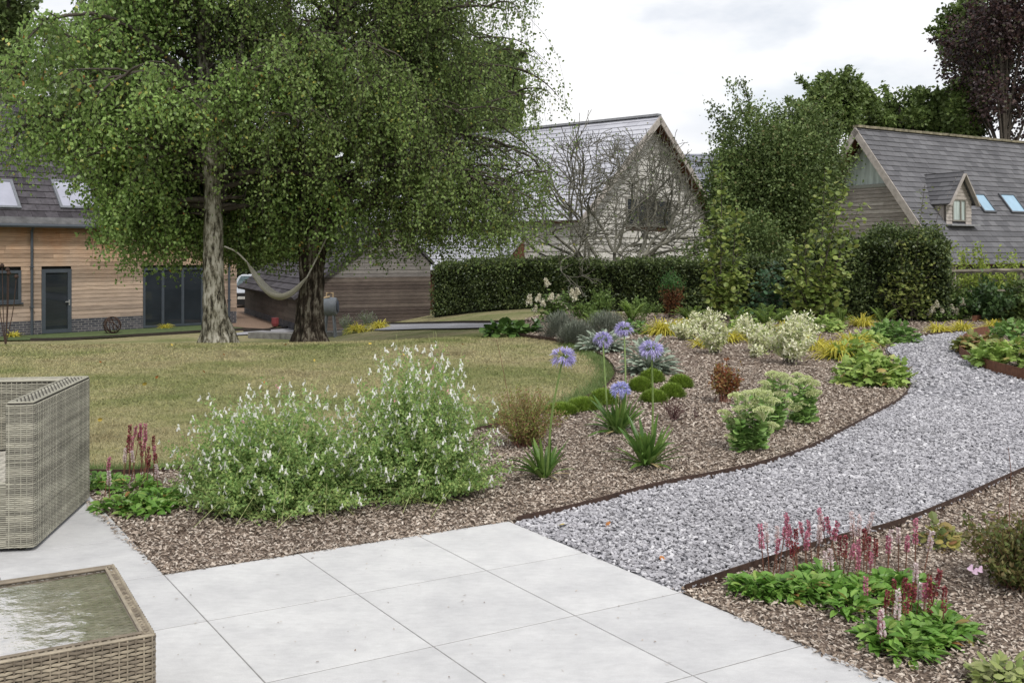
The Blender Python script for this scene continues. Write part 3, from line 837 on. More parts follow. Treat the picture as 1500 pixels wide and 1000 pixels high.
framed(rh, FB, Rd, Zv, D, -.42, .42, wv0, wv1, M_plain('dormer_window_frame', (.17, .16, .14), .7), m_paleglass, ft=.06, depth=.05, mull=(0.1,))
mb = MB(); mb.slab(FB, Rd, Zv, D, -.9, .9, -.06, .0, .35, .35, -.05); mb.build('lead_apron', m_lead, rh)

# --- another slate roof beyond the dark tree
hz = H + 152 * 55 / F
bh = thing('distant_house', 'blue grey slate roof just showing between the barn and the big dark tree', 'house', (13.5, 57, 0))
mb = MB(); mb.prism([(8.9, 55, 0), (8.9, 62, 0), (8.9, 62, 4.2), (8.9, 58.5, hz - .1), (8.9, 55, 4.2)], (9.6, 0, 0)); mb.build('wall', m_oldwood, bh)
an = math.atan2(hz - 4.2, 3.5); mb = MB(); slates(mb, v3(8.6, 54.7, 4.0), v3(1, 0, 0), v3(0, math.cos(an), math.sin(an)), v3(0, -math.sin(an), math.cos(an)), lambda v: (0, 10.2), math.hypot(hz - 4.2, 3.5) + .35, .55, .35)
mb.build('roof', M_island('blue_slate_tiles', [(.17, .18, .22), (.21, .22, .26)], .5), bh)

# ------------------------------------------------------------------ trees
def interp_path(pts, n):
    p = np.array(pts, float); d = np.concatenate([[0], np.cumsum(np.linalg.norm(np.diff(p[:, :3], axis=0), axis=1))])
    t = np.linspace(0, d[-1], n)
    q = np.stack([np.interp(t, d, p[:, k]) for k in range(p.shape[1])], 1)
    for _ in range(2): q[1:-1] = (q[:-2] + 2 * q[1:-1] + q[2:]) / 4
    return q


def limb_path(S, az, el, L, n=9, arch=.9, wander=.12):
    p = [np.array(S, float)]; e = el; a = az
    for i in range(n - 1):
        a += R.normal(0, wander); e -= arch / (n - 1) * (.4 + 1.2 * i / n) + R.normal(0, wander * .5)
        p.append(p[-1] + np.array([math.cos(e) * math.cos(a), math.cos(e) * math.sin(a), math.sin(e)]) * L / (n - 1))
    return np.array(p)


def birch(label, base, trunks, limbs, zmin, mleaf, mbark, leaf=.055, dens=30, nb=7, ntw=8, twig=(.5, 1.5), hide=None):
    root = thing('birch_tree', label, 'tree', base)
    mb = MB()
    for tr in trunks:
        q = interp_path(tr, 46); mb.tube(q[:, :3], q[:, 3], 18, .05)
    # root flare
    b = np.array(base)
    for k in range(7):
        a = k * .9 + R.uniform(-.2, .2); r0 = trunks[0][0][3]
        mb.tube([b + v3(math.cos(a) * r0 * .55, math.sin(a) * r0 * .55, .55), b + v3(math.cos(a) * r0 * .85, math.sin(a) * r0 * .85, .2), b + v3(math.cos(a) * r0 * 1.35, math.sin(a) * r0 * 1.35, -.08)], [.05, .09, .05], 7, .08)
    mb.build('trunk', mbark, root, True)
    br = MB(); tw = MB(); LP = []; LD = []
    for (S, az, el, L, r0, arch) in limbs:
        p = limb_path(S, az, el, L, 10, arch)
        bad = [i for i in range(3, 10) if p[i][2] < zmin(p[i][0], p[i][1]) + .25 or (hide and hide is off_top and hide(p[i])) or p[i][0] / p[i][1] > .048]
        if bad: p = interp_path(p[:max(3, bad[0])], 10)
        br.tube(p, np.linspace(r0, .012, 10), 7, .06)
        bl = [(p, p)]
        for j in range(nb):
            t = R.uniform(.22, 1); i = t * 9; i0 = min(8, int(i)); s = p[i0] + (p[i0 + 1] - p[i0]) * (i - i0)
            q = limb_path(s, az + R.uniform(-1.25, 1.25), R.uniform(-.2, .7), R.uniform(.6, 1.5) * (.6 + L / 8), 6, 1.1, .2)
            bad = [i for i in range(2, 6) if q[i][2] < zmin(q[i][0], q[i][1]) + .1 or (hide and hide is off_top and hide(q[i])) or q[i][0] / q[i][1] > .05]
            if bad: q = interp_path(q[:bad[0]], 6)
            br.tube(q, np.linspace(max(.008, r0 * .32), .005, 6), 5)
            bl.append((q, q))
        for (q, _) in bl:
            for w in range(ntw):
                t = R.uniform(.25, 1) ** .7; i = t * (len(q) - 1); i0 = min(len(q) - 2, int(i)); s = q[i0] + (q[i0 + 1] - q[i0]) * (i - i0)
                zl = zmin(s[0], s[1])
                if s[2] < zl + .1: continue
                L_ = min(R.uniform(*twig), s[2] - zl)
                if L_ < .12: continue
                a = R.uniform(0, 2 * np.pi); o = R.uniform(.2, .75)
                tt = np.linspace(0, 1, 6)[:, None]
                d = np.array([math.cos(a), math.sin(a), 0])
                P = s + d * o * np.sin(tt * 1.6) * L_ ** .5 + np.array([0, 0, -1.]) * L_ * tt ** 1.25 + R.normal(0, .012, (6, 3))
                if hide and hide(P.mean(0)): continue
                tw.tube(P, np.linspace(.0045, .0018, 6), 3, cap=False)
                n = int(L_ * dens) + 3; u = R.uniform(.02, 1, n) * 5; k0 = np.minimum(4, u.astype(int))
                X = P[k0] + (P[k0 + 1] - P[k0]) * (u - k0)[:, None] + R.normal(0, .075, (n, 3))
                LP.append(X); LD.append(unit(np.stack([R.normal(0, .6, n), R.normal(0, .6, n), R.normal(-.65, .45, n)], 1)))
    br.build('branches', m_branch, root, True); tw.build('twigs', m_twig, root)
    P = np.concatenate(LP); Dr = np.concatenate(LD); n = len(P)
    lm = MB(); quads(lm, P, Dr, leaf * R.uniform(.65, 1.25, n), leaf * R.uniform(.28, .42, n)); lm.build('foliage', mleaf, root)
    print('birch leaves', n)
    return root


def zat(v, Y): return H - (v - V0) * Y / F
def xat(u, Y): return (u - 750) / F * Y


B1 = (xat(319, 19.2), 19.2, float(tz(xat(319, 19.2), 19.2)) - .04)
Y = 19.2
tr1 = [(xat(u, Y) if i else B1[0], Y + dy, B1[2] - .05 if i == 0 else zat(v, Y), r) for i, (u, v, r, dy) in enumerate([(319, 493, .30, 0), (317, 470, .25, 0), (313, 440, .205, 0), (312, 400, .19, 0), (312, 330, .175, .05), (309, 260, .165, .1), (302, 190, .165, .1), (297, 100, .14, .15), (292, 0, .12, .2), (296, -120, .09, .2), (300, -260, .04, .2)])]
tr1b = [(xat(u, Y), Y + dy, zat(v, Y), r) for (u, v, r, dy) in [(309, 285, .1, .1), (318, 240, .11, .2), (326, 180, .09, .3), (340, 90, .08, .4), (352, -20, .06, .5), (362, -130, .03, .5)]]


def zm1(x, y):
    u = 750 + F * x / y
    if abs(x - B1[0]) < .75 and y < B1[1] + .5: return 3.3 + R.uniform(0, .7)
    if u < 40: return zat(275, y) + R.uniform(0, .35)
    if u < 150: return zat(248 + max(0, u - 90) * .9, y) + R.uniform(-.1, .4)
    if u < 212: return zat(400, y) + R.uniform(-.05, 1.1)
    if u < 300: return zat(418, y) + R.uniform(0, .5)
    if u < 345: return zat(390, y) + R.uniform(0, .6)
    return zat(396, y) + R.uniform(0, .6)


def off_top(p):
    """pale birch crown cut back at upper left so the table glass reflects sky"""
    v = V0 - F * (p[2] - H) / p[1]; u = 750 + F * p[0] / p[1]
    return v < 60 and u < 30 + .8 * (60 - v)


limbs1 = []
for k in range(62):
    z = R.uniform(2.9, 10.2); az = R.uniform(0, 2 * np.pi)
    if k % 2 == 0: az = math.pi + R.normal(0, .8)
    # branches reaching towards the viewer start high enough to clear the bole
    if math.sin(az) < -.3: z = max(z, 3.9)
    L = R.uniform(2.2, 4.3) * min(1, max(.22, 1 - (z - 5.2) * .26)); el = R.uniform(.25, .95)
    cx = np.interp(z, [p[2] for p in tr1], [p[0] for p in tr1])
    limbs1.append(((cx, Y + .1, z), az, el, L, .03 + .012 * L, R.uniform(.9, 1.7)))
for (z, az, L) in ((3.6, math.pi, 3.9), (3.9, 2.9, 4.2), (4.3, 3.5, 4.2), (4.9, 3.2, 4.4), (5.2, 3.0, 3.9), (3.2, 2.5, 3.2), (3.0, 2.2, 2.8), (3.3, 3.9, 3.4), (5.6, 3.3, 3.0), (2.8, .5, 2.2), (3.1, 1.1, 2.4), (3.3, 2.75, 2.2), (2.9, 3.25, 2.2), (3.0, 2.6, 1.9), (2.9, 2.9, 2.6), (3.1, 2.45, 2.4), (3.4, 3.0, 2.9), (2.8, 1.7, 2.2), (2.7, .9, 1.8), (3.0, .2, 1.6), (2.5, 3.0, 2.7), (2.6, 3.4, 2.3), (2.35, 2.7, 2.1), (2.6, 2.3, 2.3), (2.3, 3.15, 1.7), (2.5, .3, 1.9), (2.6, -.1, 1.7), (2.45, .8, 2.1), (2.4, 1.4, 2.2), (2.65, .5, 2.3)):
    limbs1.append(((B1[0] - .1, Y + .1, z), az, .45 if z > 2.65 else .22, L, .075, .7 if L > 3.3 else 1.1))
birch('tall birch with pale lichen-spotted bole, in front of the timber house', B1, [tr1, tr1b], limbs1, zm1, m_birch, m_bark1, .078, 26, 7, 9, (.4, 1.5), off_top)

Y = 20.6
B2 = (xat(453, Y), Y, float(tz(xat(453, Y), Y)) - .04)
tr2 = [(xat(u, Y), Y + dy, B2[2] - .05 if i == 0 else zat(v, Y), r) for i, (u, v, r, dy) in enumerate([(453, 500, .35, 0), (453, 485, .31, 0), (455, 450, .27, 0), (458, 400, .245, 0), (461, 345, .235, 0), (467, 290, .21, .05), (474, 230, .22, .1), (482, 150, .19, .1), (492, 60, .16, .2), (505, -60, .12, .3), (515, -220, .05, .3)])]
tr2b = [(xat(u, Y), Y + dy, zat(v, Y), r) for (u, v, r, dy) in [(450, 420, .13, -.05), (446, 350, .14, -.05), (442, 290, .13, -.05), (438, 220, .13, 0), (428, 130, .11, 0), (420, 0, .08, 0), (412, -140, .03, 0)]]


def zm2(x, y):
    u = 750 + F * x / y
    if 428 < u < 492 and y < 21.4: return zat(322, y) + R.uniform(0, .6)
    if u < 428: return zat(402, y) + R.uniform(0, .5)
    if u < 560: return zat(402, y) + R.uniform(0, .5)
    if u < 640: return zat(392, y) + R.uniform(0, .45)
    if u < 735: return zat(398, y) + R.uniform(0, .8)
    return zat(392, y) + R.uniform(0, .7)


limbs2 = []
for k in range(60):
    z = R.uniform(2.8, 9.5); az = R.uniform(0, 2 * np.pi)
    if k % 3 == 0: az = R.normal(0, .7)
    L = R.uniform(2.2, 4.0); el = R.uniform(.2, .95)
    if math.sin(az) < -.2 and math.cos(az) < .3: z = max(z, 4.2)
    cx = np.interp(z, [p[2] for p in tr2], [p[0] for p in tr2])
    limbs2.append(((cx, Y + .1, z), az, el, L, .03 + .012 * L, R.uniform(.9, 1.7)))
for (z, az, el, L, r, ar) in ((2.05, -.15, .62, 4.3, .12, .9), (2.6, .1, .28, 4.6, .11, .3), (2.9, .35, .5, 4.4, .1, .9), (3.6, -.2, .5, 4.5, .1, 1.0), (4.3, .15, .6, 4.7, .1, 1.1), (5.2, -.1, .6, 4.6, .1, 1.2), (6.2, .2, .7, 4.2, .09, 1.1), (3.2, .0, .45, 4.7, .1, 1.0), (4.8, .3, .5, 4.8, .1, 1.0), (7.2, .05, .7, 4.0, .08, 1.0), (2.4, .6, .5, 3.8, .08, .8), (2.3, 2.7, .5, 2.4, .07, .9), (2.7, 2.2, .5, 2.6, .07, .9), (3.1, 3.4, .5, 2.3, .07, .9), (2.5, -.5, .6, 3.0, .07, 1.0), (3.4, .25, .35, 4.5, .08, 1.5), (4.0, -.1, .35, 4.6, .08, 1.5), (4.6, .1, .4, 4.6, .08, 1.7), (3.0, -.25, .3, 4.6, .08, 1.2), (3.7, .4, .35, 4.5, .08, 1.5), (5.4, .0, .45, 4.4, .08, 1.8), (2.5, .2, .2, 4.6, .07, .75), (2.7, -.15, .2, 4.4, .07, .9), (2.6, .45, .25, 4.4, .07, .9), (3.0, .1, .2, 4.8, .07, 1.0), (2.5, 2.9, .4, 2.3, .07, .9), (2.7, 2.5, .45, 2.4, .07, 1.0), (2.9, 3.2, .4, 2.0, .07, 1.1), (2.6, 1.9, .4, 2.4, .07, .9), (2.3, 3.0, .2, 2.1, .06, .8), (2.35, 2.6, .2, 2.3, .06, .8), (2.5, 3.4, .2, 2.0, .06, .9), (2.2, 2.2, .25, 2.3, .06, .8), (2.7, 2.9, .3, 2.3, .06, 1.2)):
    limbs2.append(((tr2[5][0] - .02, Y + .05, z), az, el, L, r, ar))
birch('dark stemmed spreading birch with long weeping twigs on its right', B2, [tr2, tr2b], limbs2, zm2, m_birch2, m_bark2, .066, 27, 7, 9, (.4, 2.0), lambda p: (750 + F * p[0] / p[1] > 650 and R.uniform() < .38) or 750 + F * p[0] / p[1] > 828 - max(0, (3.4 - p[2]) * 14) + R.normal(0, 9))


def crown(label, name, base, c, rad, n, leaf, mat, lobes=18, lr=.42, trunk_r=.25, wisps=0, mbark=None, cat='tree', seed_dirs=None, squash=.8, wl=.5):
    """leafy crown: leaves spread over many overlapping lobes carried by limbs"""
    root = thing(name, label, cat, base)
    c = np.array(c, float); rad = np.array(rad, float); b = np.array(base, float)
    mb = MB(); top = c + v3(0, 0, rad[2] * .5)
    mb.tube(interp_path([(*b, trunk_r * 1.25), (*(b * .5 + c * .5 + R.normal(0, .1 * rad[0] * .3, 3)), trunk_r), (*c, trunk_r * .7), (*top, trunk_r * .25)], 14)[:, :3], np.linspace(trunk_r * 1.2, trunk_r * .2, 14), 9, .06)
    mb.build('trunk', mbark or m_branch, root, True)
    br = MB(); P = []; D = []
    per = n // lobes
    for k in range(lobes):
        d = rdir(1)[0]; d[2] *= squash if d[2] > 0 else .9
        q = c + d * rad * R.uniform(.45, .82) if k else c
        r = rad * lr * R.uniform(.7, 1.2)
        s = b + (c - b) * R.uniform(.45, .95)
        br.tube(interp_path([s, (s + q) / 2 + v3(0, 0, .12 * rad[2]), q], 7), np.linspace(trunk_r * .35, trunk_r * .08, 7), 5)
        e = rdir(per); X = q + e * r * (R.uniform(.25, 1, (per, 1)) ** .45); X += R.normal(0, .06 * rad.mean(), (per, 3))
        P.append(X); D.append(unit(e * .6 + R.normal(0, .6, (per, 3)) + v3(0, 0, -.25)))
    for k in range(wisps):
        a = R.uniform(0, 6.28); d = np.array([math.cos(a), .5 * math.sin(a), R.uniform(.2, 1.2)]); d = unit(d)
        s = c + d * rad * .75; q = s + d * R.uniform(.6, 1.3) * wl * rad.mean()
        path = interp_path([s, (s + q) / 2 + R.normal(0, .08, 3), q], 8); br.tube(path, np.linspace(.02, .006, 8), 4)
        m_ = 130; t = R.uniform(0, 7, m_); i = np.minimum(6, t.astype(int)); X = path[i] + (path[i + 1] - path[i]) * (t - i)[:, None] + R.normal(0, .09, (m_, 3)); P.append(X); D.append(rdir(m_))
    br.build('branches', mbark or m_branch, root, True)
    P = np.concatenate(P); D = np.concatenate(D); n = len(P); lm = MB()
    quads(lm, P, D, leaf * R.uniform(.6, 1.3, n), leaf * R.uniform(.28, .45, n)); lm.build('foliage', mat, root)
    return root


m_dark = M_leaf('dark_tree_leaf', [(.07, .11, .03), (.115, .17, .05), (.17, .225, .075), (.19, .16, .065)], .25, (.9, .55, 1.3), .55, [0, .5, .93, 1])
m_oak = M_leaf('mid_green_leaf', [(.075, .115, .03), (.125, .185, .05), (.185, .245, .075)], .3, (.5, .5, 1.25))
m_beech = M_leaf('copper_beech_leaf', [(.03, .019, .022), (.05, .03, .032), (.085, .045, .04), (.06, .075, .03)], .25, (.45, .5, 1.4), .5, [0, .5, .85, 1])

Y = 31
crown('large dark green tree between the pale barn and the slate house', 'hawthorn_tree', (xat(1128, Y), Y, 0), (xat(1122, Y), Y, zat(262, Y)), (2.15, 2.0, 3.1), 95000, .095, m_dark, 42, .42, .2, 10, wl=.5)
Yo = 31.5
crown('bushy dark shrub growing at the foot of the big dark green tree', 'hazel_shrub', (xat(1090, 29), 29, 0), (xat(1100, 29), 29, 1.6), (1.7, .9, 1.3), 14000, .09, m_dark, 14, .4, .06, 0, cat='shrub')
m_wire = m_branch
bt = 'trees beyond the houses'
for (lab, u, v, Y, rx, rz, n, leaf, mat) in (
        ('round green tree rising just left of the slate house roof', 1222, 165, 58, 2.5, 2.4, 12000, .26, m_oak),
        ('low broad green tree behind the middle of the slate house ridge', 1318, 180, 60, 3.0, 2.2, 12000, .26, m_oak),
        ('green tree with pale leaf sprays at the left flank of the copper beech', 1408, 175, 58, 1.9, 3.0, 10000, .26, m_oak),
        ('tall green tree whose upper sprays stand left of the purple crown', 1425, 70, 62, 2.3, 3.6, 9000, .28, m_oak),
        ('huge purple leaved copper beech at the top right corner', 1472, 100, 56, 3.8, 5.4, 15500, .21, m_beech),
        ('round oak tree behind the barn ridge, right of the birches', 715, 135, 55, 2.6, 3.2, 14000, .26, m_oak),
        ('bright green tree seen through the gap right of the dark birch trunk', 555, 275, 50, 2.6, 3.2, 12000, .24, m_oak),
        ('dark tree filling the gap between the two birch trunks', 405, 275, 52, 2.9, 3.6, 14000, .26, m_dark),
        ('dark tree above the timber house ridge in the top left corner', 12, 40, 50, 1.5, 3.4, 7000, .25, m_dark),
        ('broad green tree behind the dark birch top', 620, 190, 58, 3.4, 4.0, 14000, .28, m_oak)):
    r_ = crown(lab, 'broadleaf_tree', (xat(u, Y), Y, -1 if u < 750 else 0), (xat(u, Y), Y, zat(v, Y)), (rx, rx * .8, rz), n, leaf, mat, 26 if n > 8000 else 15, .29, .3, 6, squash=1., wl=.4)
    r_['group'] = bt

# --- bare branched grey shrub in front of the barn
Y = 30.5
sb_ = (xat(905, Y), Y, 0)
root = thing('bare_branched_shrub', 'almost leafless grey lichened shrub with twisted branches before the pale barn', 'shrub', sb_)
st = MB(); tg = MB(); lp = []; m_baretwig = M_plain('dark_lichened_twig', (.135, .13, .105), .9, .5, 9)


R2 = np.random.default_rng(21)


def grow(p, d, L, r, lev):
    n = 5; q = [np.array(p, float)]; d = np.array(d, float)
    for i in range(n):
        d = unit(d + R2.normal(0, .17, 3) * np.array([1, .7, 1])); q.append(q[-1] + d * L / n)
    r2 = max(.008, r * .66); (st if lev < 3 else tg).tube(np.array(q), np.linspace(r, r2, n + 1), 6 if lev < 3 else 4, .05)
    e = q[-1]; ux = (750 + F * e[0] / e[1] - 903) / 118; vz = (e[2] - 2.6) / 2.9
    if lev >= 6 or ux * ux + max(0, vz) ** 2 > 1.0: lp.append(e); return
    for k in range(2 if R2.uniform() < .5 else 3):
        grow(e, unit(d + R2.normal(0, .47, 3) * np.array([1.1, .7, .8]) + v3(0, 0, .2)), L * R2.uniform(.62, .9), r2, lev + 1)
    if lev >= 1 and R2.uniform() < .6: grow(q[3], unit(d + R2.normal(0, .8, 3) * np.array([1, .6, .7])), L * .5, r2 * .6, lev + 2)


for j, th in enumerate(np.radians([38, 50, 60, 70, 80, 88, 97, 106, 116, 127, 140, 150])):
    grow((xat(905 + 16 * math.cos(th), Y), Y + R2.uniform(-.2, .2), 0), (math.cos(th), R2.normal(0, .25), math.sin(th)), 1.65, .08 if 1 < j < 10 else .055, 0)
st.build('stems', m_lichen, root, True); tg.build('twigs', m_baretwig, root, True)
P = np.array(lp)[::3]; P = P + R.normal(0, .08, P.shape)
lm = MB(); quads(lm, P, rdir(len(P)), .07, .025); lm.build('foliage', m_dark, root)
print('bare tips', len(lp))

# --- clipped hedges
m_hedge = M_leaf('beech_hedge_leaf', [(.035, .056, .02), (.065, .095, .03), (.11, .145, .048), (.17, .21, .075)], .2, (1.6, .55, 1.2), .45, [0, .45, .85, 1])
m_hedge_top = M_leaf('pale_hedge_leaf', [(.07, .11, .03), (.11, .16, .045), (.15, .2, .06)], .3)


def hedge(name, label, line, depth, n, leaf, mat, z0=0., wob=.12, top=True, group=None):
    p = np.array(line, float); c = p[len(p) // 2]
    root = thing(name, label, 'hedge', (c[0], c[1], float(tz(c[0], c[1]))), group)
    d = np.concatenate([[0], np.cumsum(np.linalg.norm(np.diff(p[:, :2], axis=0), axis=1))])
    t = R.uniform(0, d[-1], n); x = np.interp(t, d, p[:, 0]); y = np.interp(t, d, p[:, 1]); h = np.interp(t, d, p[:, 2])
    dr = unit(np.array([p[-1, 0] - p[0, 0], p[-1, 1] - p[0, 1], 0])); nr = np.array([dr[1], -dr[0], 0])
    g = tz(x, y)
    side = R.uniform(0, 1, n); zz = R.uniform(0, 1, n); off = np.where(side < .62, 1, R.uniform(-1, 1, n))
    zz = np.where(side < .62, zz, 1.0)
    wv = wob * (np.sin(t * 2.1 + zz * 3) * .4 + np.sin(t * 5.3 + zz * 5) * .35 + R.normal(0, .5, n))
    inward = R.exponential(.06, n)
    P = np.stack([x, y, g], 1) + nr * (depth / 2 * off + np.where(side < .62, wv - inward, 0))[:, None]
    P[:, 2] += (h - 0) * zz + np.where(side < .62, 0, wv - inward)
    dv = np.where((side < .62)[:, None], nr[None], np.array([[0, 0, 1.]]))
    D = unit(dv * .5 + R.normal(0, .6, (n, 3)) + v3(0, 0, -.2))
    lm = MB(); quads(lm, P, D, leaf * R.uniform(.6, 1.3, n), leaf * R.uniform(.3, .45, n)); lm.build('foliage', mat, root)
    if top:
        k = n // 14; i = R.choice(np.where(zz > .93)[0], k); lm = MB(); quads(lm, P[i] + v3(0, 0, .05) + R.normal(0, .05, (k, 3)), unit(D[i] + v3(0, 0, .6)), leaf * 1.0, leaf * .38); lm.build('top_leaves', m_hedge_top, root)  # extra paler leaves strewn along the hedge top
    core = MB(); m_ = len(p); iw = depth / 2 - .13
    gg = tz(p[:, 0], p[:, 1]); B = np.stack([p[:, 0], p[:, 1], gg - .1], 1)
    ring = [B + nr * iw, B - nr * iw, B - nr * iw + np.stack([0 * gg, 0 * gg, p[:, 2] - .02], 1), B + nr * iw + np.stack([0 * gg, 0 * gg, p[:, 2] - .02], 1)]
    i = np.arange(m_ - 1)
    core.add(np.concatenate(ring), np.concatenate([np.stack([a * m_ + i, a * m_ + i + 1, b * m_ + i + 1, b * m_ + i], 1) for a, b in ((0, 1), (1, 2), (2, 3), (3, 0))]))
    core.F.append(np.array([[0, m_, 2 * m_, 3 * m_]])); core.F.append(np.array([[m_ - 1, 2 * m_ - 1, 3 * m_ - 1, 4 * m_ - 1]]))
    core.build('shade_core', M_plain('hedge_shade', (.012, .015, .008), .95), root)  # solid core coloured near black for the shade inside the hedge
    return root


hedge('clipped_hedge', 'long low clipped dark green hedge below the pale barn', [(-2.35, 33.0, 1.65), (-1.0, 31.6, 1.5), (1.0, 29.8, 1.32), (3.0, 28.2, 1.28), (5.0, 26.8, 1.32), (7.0, 25.8, 1.34), (8.6, 25.2, 1.4)], 1.0, 50000, .075, m_hedge, group=None)
hedge('clipped_hedge', 'tall dark clipped hedge in front of the slate house', [(7.5, 24.9, 1.75), (8.4, 24.5, 1.88), (9.4, 24.2, 1.9), (10.0, 24.05, 1.86), (10.5, 23.9, 1.72)], 1.5, 34000, .075, m_hedge, wob=.26)
hedge('boundary_hedge', 'dark hedge far beyond the parked car, seen between house and outbuilding', [(-24, 63, 3.3), (-16, 62, 3.5), (-6, 61, 3.4)], 2.0, 9000, .22, m_hedge, top=False)

# ------------------------------------------------------------------ garden plants
def mesh_of(mb, name, mat, sm=False):
    o = mb.build(name, mat, None, sm); me = o.data; bpy.data.objects.remove(o); return me


def newobj(name, me, parent, loc=(0, 0, 0), rot=(0, 0, 0), sc=1.0):
    o = bpy.data.objects.new(name, me); C.objects.link(o); o.parent = parent
    o.location = loc; o.rotation_euler = rot; o.scale = (sc,) * 3 if np.isscalar(sc) else sc
    return o


def leafset(mb, P, D, size, tpl, up=.8):
    """flat leaves cut to an outline: tpl is a ring of (along, across) points, drawn as a fan"""
    n = len(P); size = np.broadcast_to(size, (n,)); S = unit(np.cross(D, np.array([0, 0, 1.]) * up + R.normal(0, .35, (n, 3)))); N = np.cross(S, D)
    T = np.array(tpl, float); k = len(T); cen = np.array([[T[:, 0].mean(), 0]]); T = np.concatenate([cen, T]); h = -.25 * np.abs(T[:, 1]) - .12 * T[:, 0] ** 2
    v = P[:, None] + size[:, None, None] * (D[:, None] * T[None, :, 0:1] + S[:, None] * T[None, :, 1:2] + N[:, None] * h[None, :, None])
    f = np.array([[0, 1 + i, 1 + (i + 1) % k] for i in range(k)])[None] + (np.arange(n) * (k + 1))[:, None, None]
    mb.add(v.reshape(-1, 3), f.reshape(-1, 3))


ROUND = [(0, 0), (.12, .3), (.45, .48), (.8, .36), (1, 0), (.8, -.36), (.45, -.48), (.12, -.3)]
OVAL = [(0, 0), (.2, .2), (.5, .3), (.8, .2), (1, 0), (.8, -.2), (.5, -.3), (.2, -.2)]
STAR = [(0, 0), (.02, .3), (.3, .5), (.42, .3), (.72, .42), (.74, .18), (1, 0), (.74, -.18), (.72, -.42), (.42, -.3), (.3, -.5), (.02, -.3)]


def dome(n, r, h, shell=.5):
    """points in a low dome with their outward directions"""
    d = rdir(n); d[:, 2] = np.abs(d[:, 2]); k = R.uniform(shell, 1, (n, 1))
    return d * k * np.array([r, r, h]), d


def stemset(mb, n, r0, tips, base=(0, 0, 0), rad=.003, bow=.05):
    out = []
    for i in range(n):
        s = np.array([R.normal(0, r0 * .5), R.normal(0, r0 * .5), 0]); e = tips[i]
        m_ = (s + e) / 2 + np.array([R.normal(0, bow), R.normal(0, bow), bow * .6])
        t = np.linspace(0, 1, 6)[:, None]; q = s * (1 - t) ** 2 + 2 * m_ * t * (1 - t) + e * t * t
        mb.tube(q, np.linspace(rad, rad * .5, 6), 3, cap=False); out.append(q)
    return np.array(out)


def along(paths, n, lo=.2, hi=1.):
    k = R.integers(0, len(paths), n); t = R.uniform(lo, hi, n) * 5; i = np.minimum(4, t.astype(int)); f = (t - i)[:, None]
    return paths[k, i] * (1 - f) + paths[k, i + 1] * f


m_pers = M_leaf('knotweed_leaf', [(.10, .22, .035), (.155, .31, .055), (.23, .39, .085), (.3, .38, .1), (.32, .14, .06)], .3, (9, .7, 1.2), .42, [0, .45, .85, .975, 1])
m_spR = M_leaf('red_flower_spike', [(.19, .03, .05), (.30, .07, .085), (.26, .08, .045)], .15, (20, .8, 1.2))
m_spP = M_leaf('magenta_flower_spike', [(.40, .10, .18), (.56, .22, .30), (.62, .32, .38)], .15, (20, .8, 1.2))
m_spW = M_leaf('white_pink_flower_spike', [(.62, .52, .52), (.75, .68, .67), (.6, .4, .43)], .2, (20, .9, 1.1))


def spike_mesh(name, mat, L, n=110):
    mb = MB(); z = R.uniform(0, 1, n); a = R.uniform(0, 6.28, n); r = .0075 * (1.15 - .75 * z ** 2)
    P = np.stack([np.cos(a) * r * .3, np.sin(a) * r * .3, z * L], 1); D = unit(np.stack([np.cos(a), np.sin(a), R.uniform(.2, .8, n)], 1))
    quads(mb, P, D, .011, .004); return mesh_of(mb, name, mat)


SP = [[spike_mesh('flower_spike', m, L) for L in (.07, .095)] for m in (m_spR, m_spP, m_spW)]
mb = MB(); mb.tube([(0, 0, -1), (0, 0, -.5), (0, 0, .3)], [.0028, .0024, .0018], 4); ST_RED = mesh_of(mb, 'stem', m_stem_red)


def persicaria(label, px, pads, spikes, grp='pink and red spiked knotweed clumps'):
    bx, by = G(*px); root = thing('knotweed_plant', label, 'plant', (bx, by, 0), grp)
    mb = MB()
    for (u, v, r, n) in pads:
        x, y = G(u, v); n = int(n * 1.2)
        a = R.uniform(0, 6.28, n); k = np.sqrt(R.uniform(0, 1, n)) * r
        P = np.stack([x + np.cos(a) * k, y + np.sin(a) * k, R.uniform(.0, .07, n) * (1.2 - k / r)], 1)
        el = R.uniform(.15, 1.15, n); b_ = a + R.normal(0, .7, n)
        D = np.stack([np.cos(b_) * np.cos(el), np.sin(b_) * np.cos(el), np.sin(el)], 1)
        blades(mb, P, D, R.uniform(.06, .105, n), R.uniform(.012, .02, n), [.25, .8, 1, .7, .06], .45, .35, .35)
    mb.build('foliage', m_pers, root)
    for (u, v, kind, y0) in spikes:   # pixel of the spike's middle and the row of the ground it grows from
        x, y = G(u, y0); z = zat(v, y); x = (u - 750) / F * y
        L = .08; s = newobj('flower_spike', SP[kind][R.integers(0, 2)], root, (x - bx, y - by, z - L / 2), (R.normal(0, .1), R.normal(0, .1), R.uniform(0, 6)), R.uniform(1.05, 1.4))
        newobj('stem', ST_RED, s, (0, 0, 0), (0, 0, 0), (1, 1, max(.05, z - L / 2)))
    return root


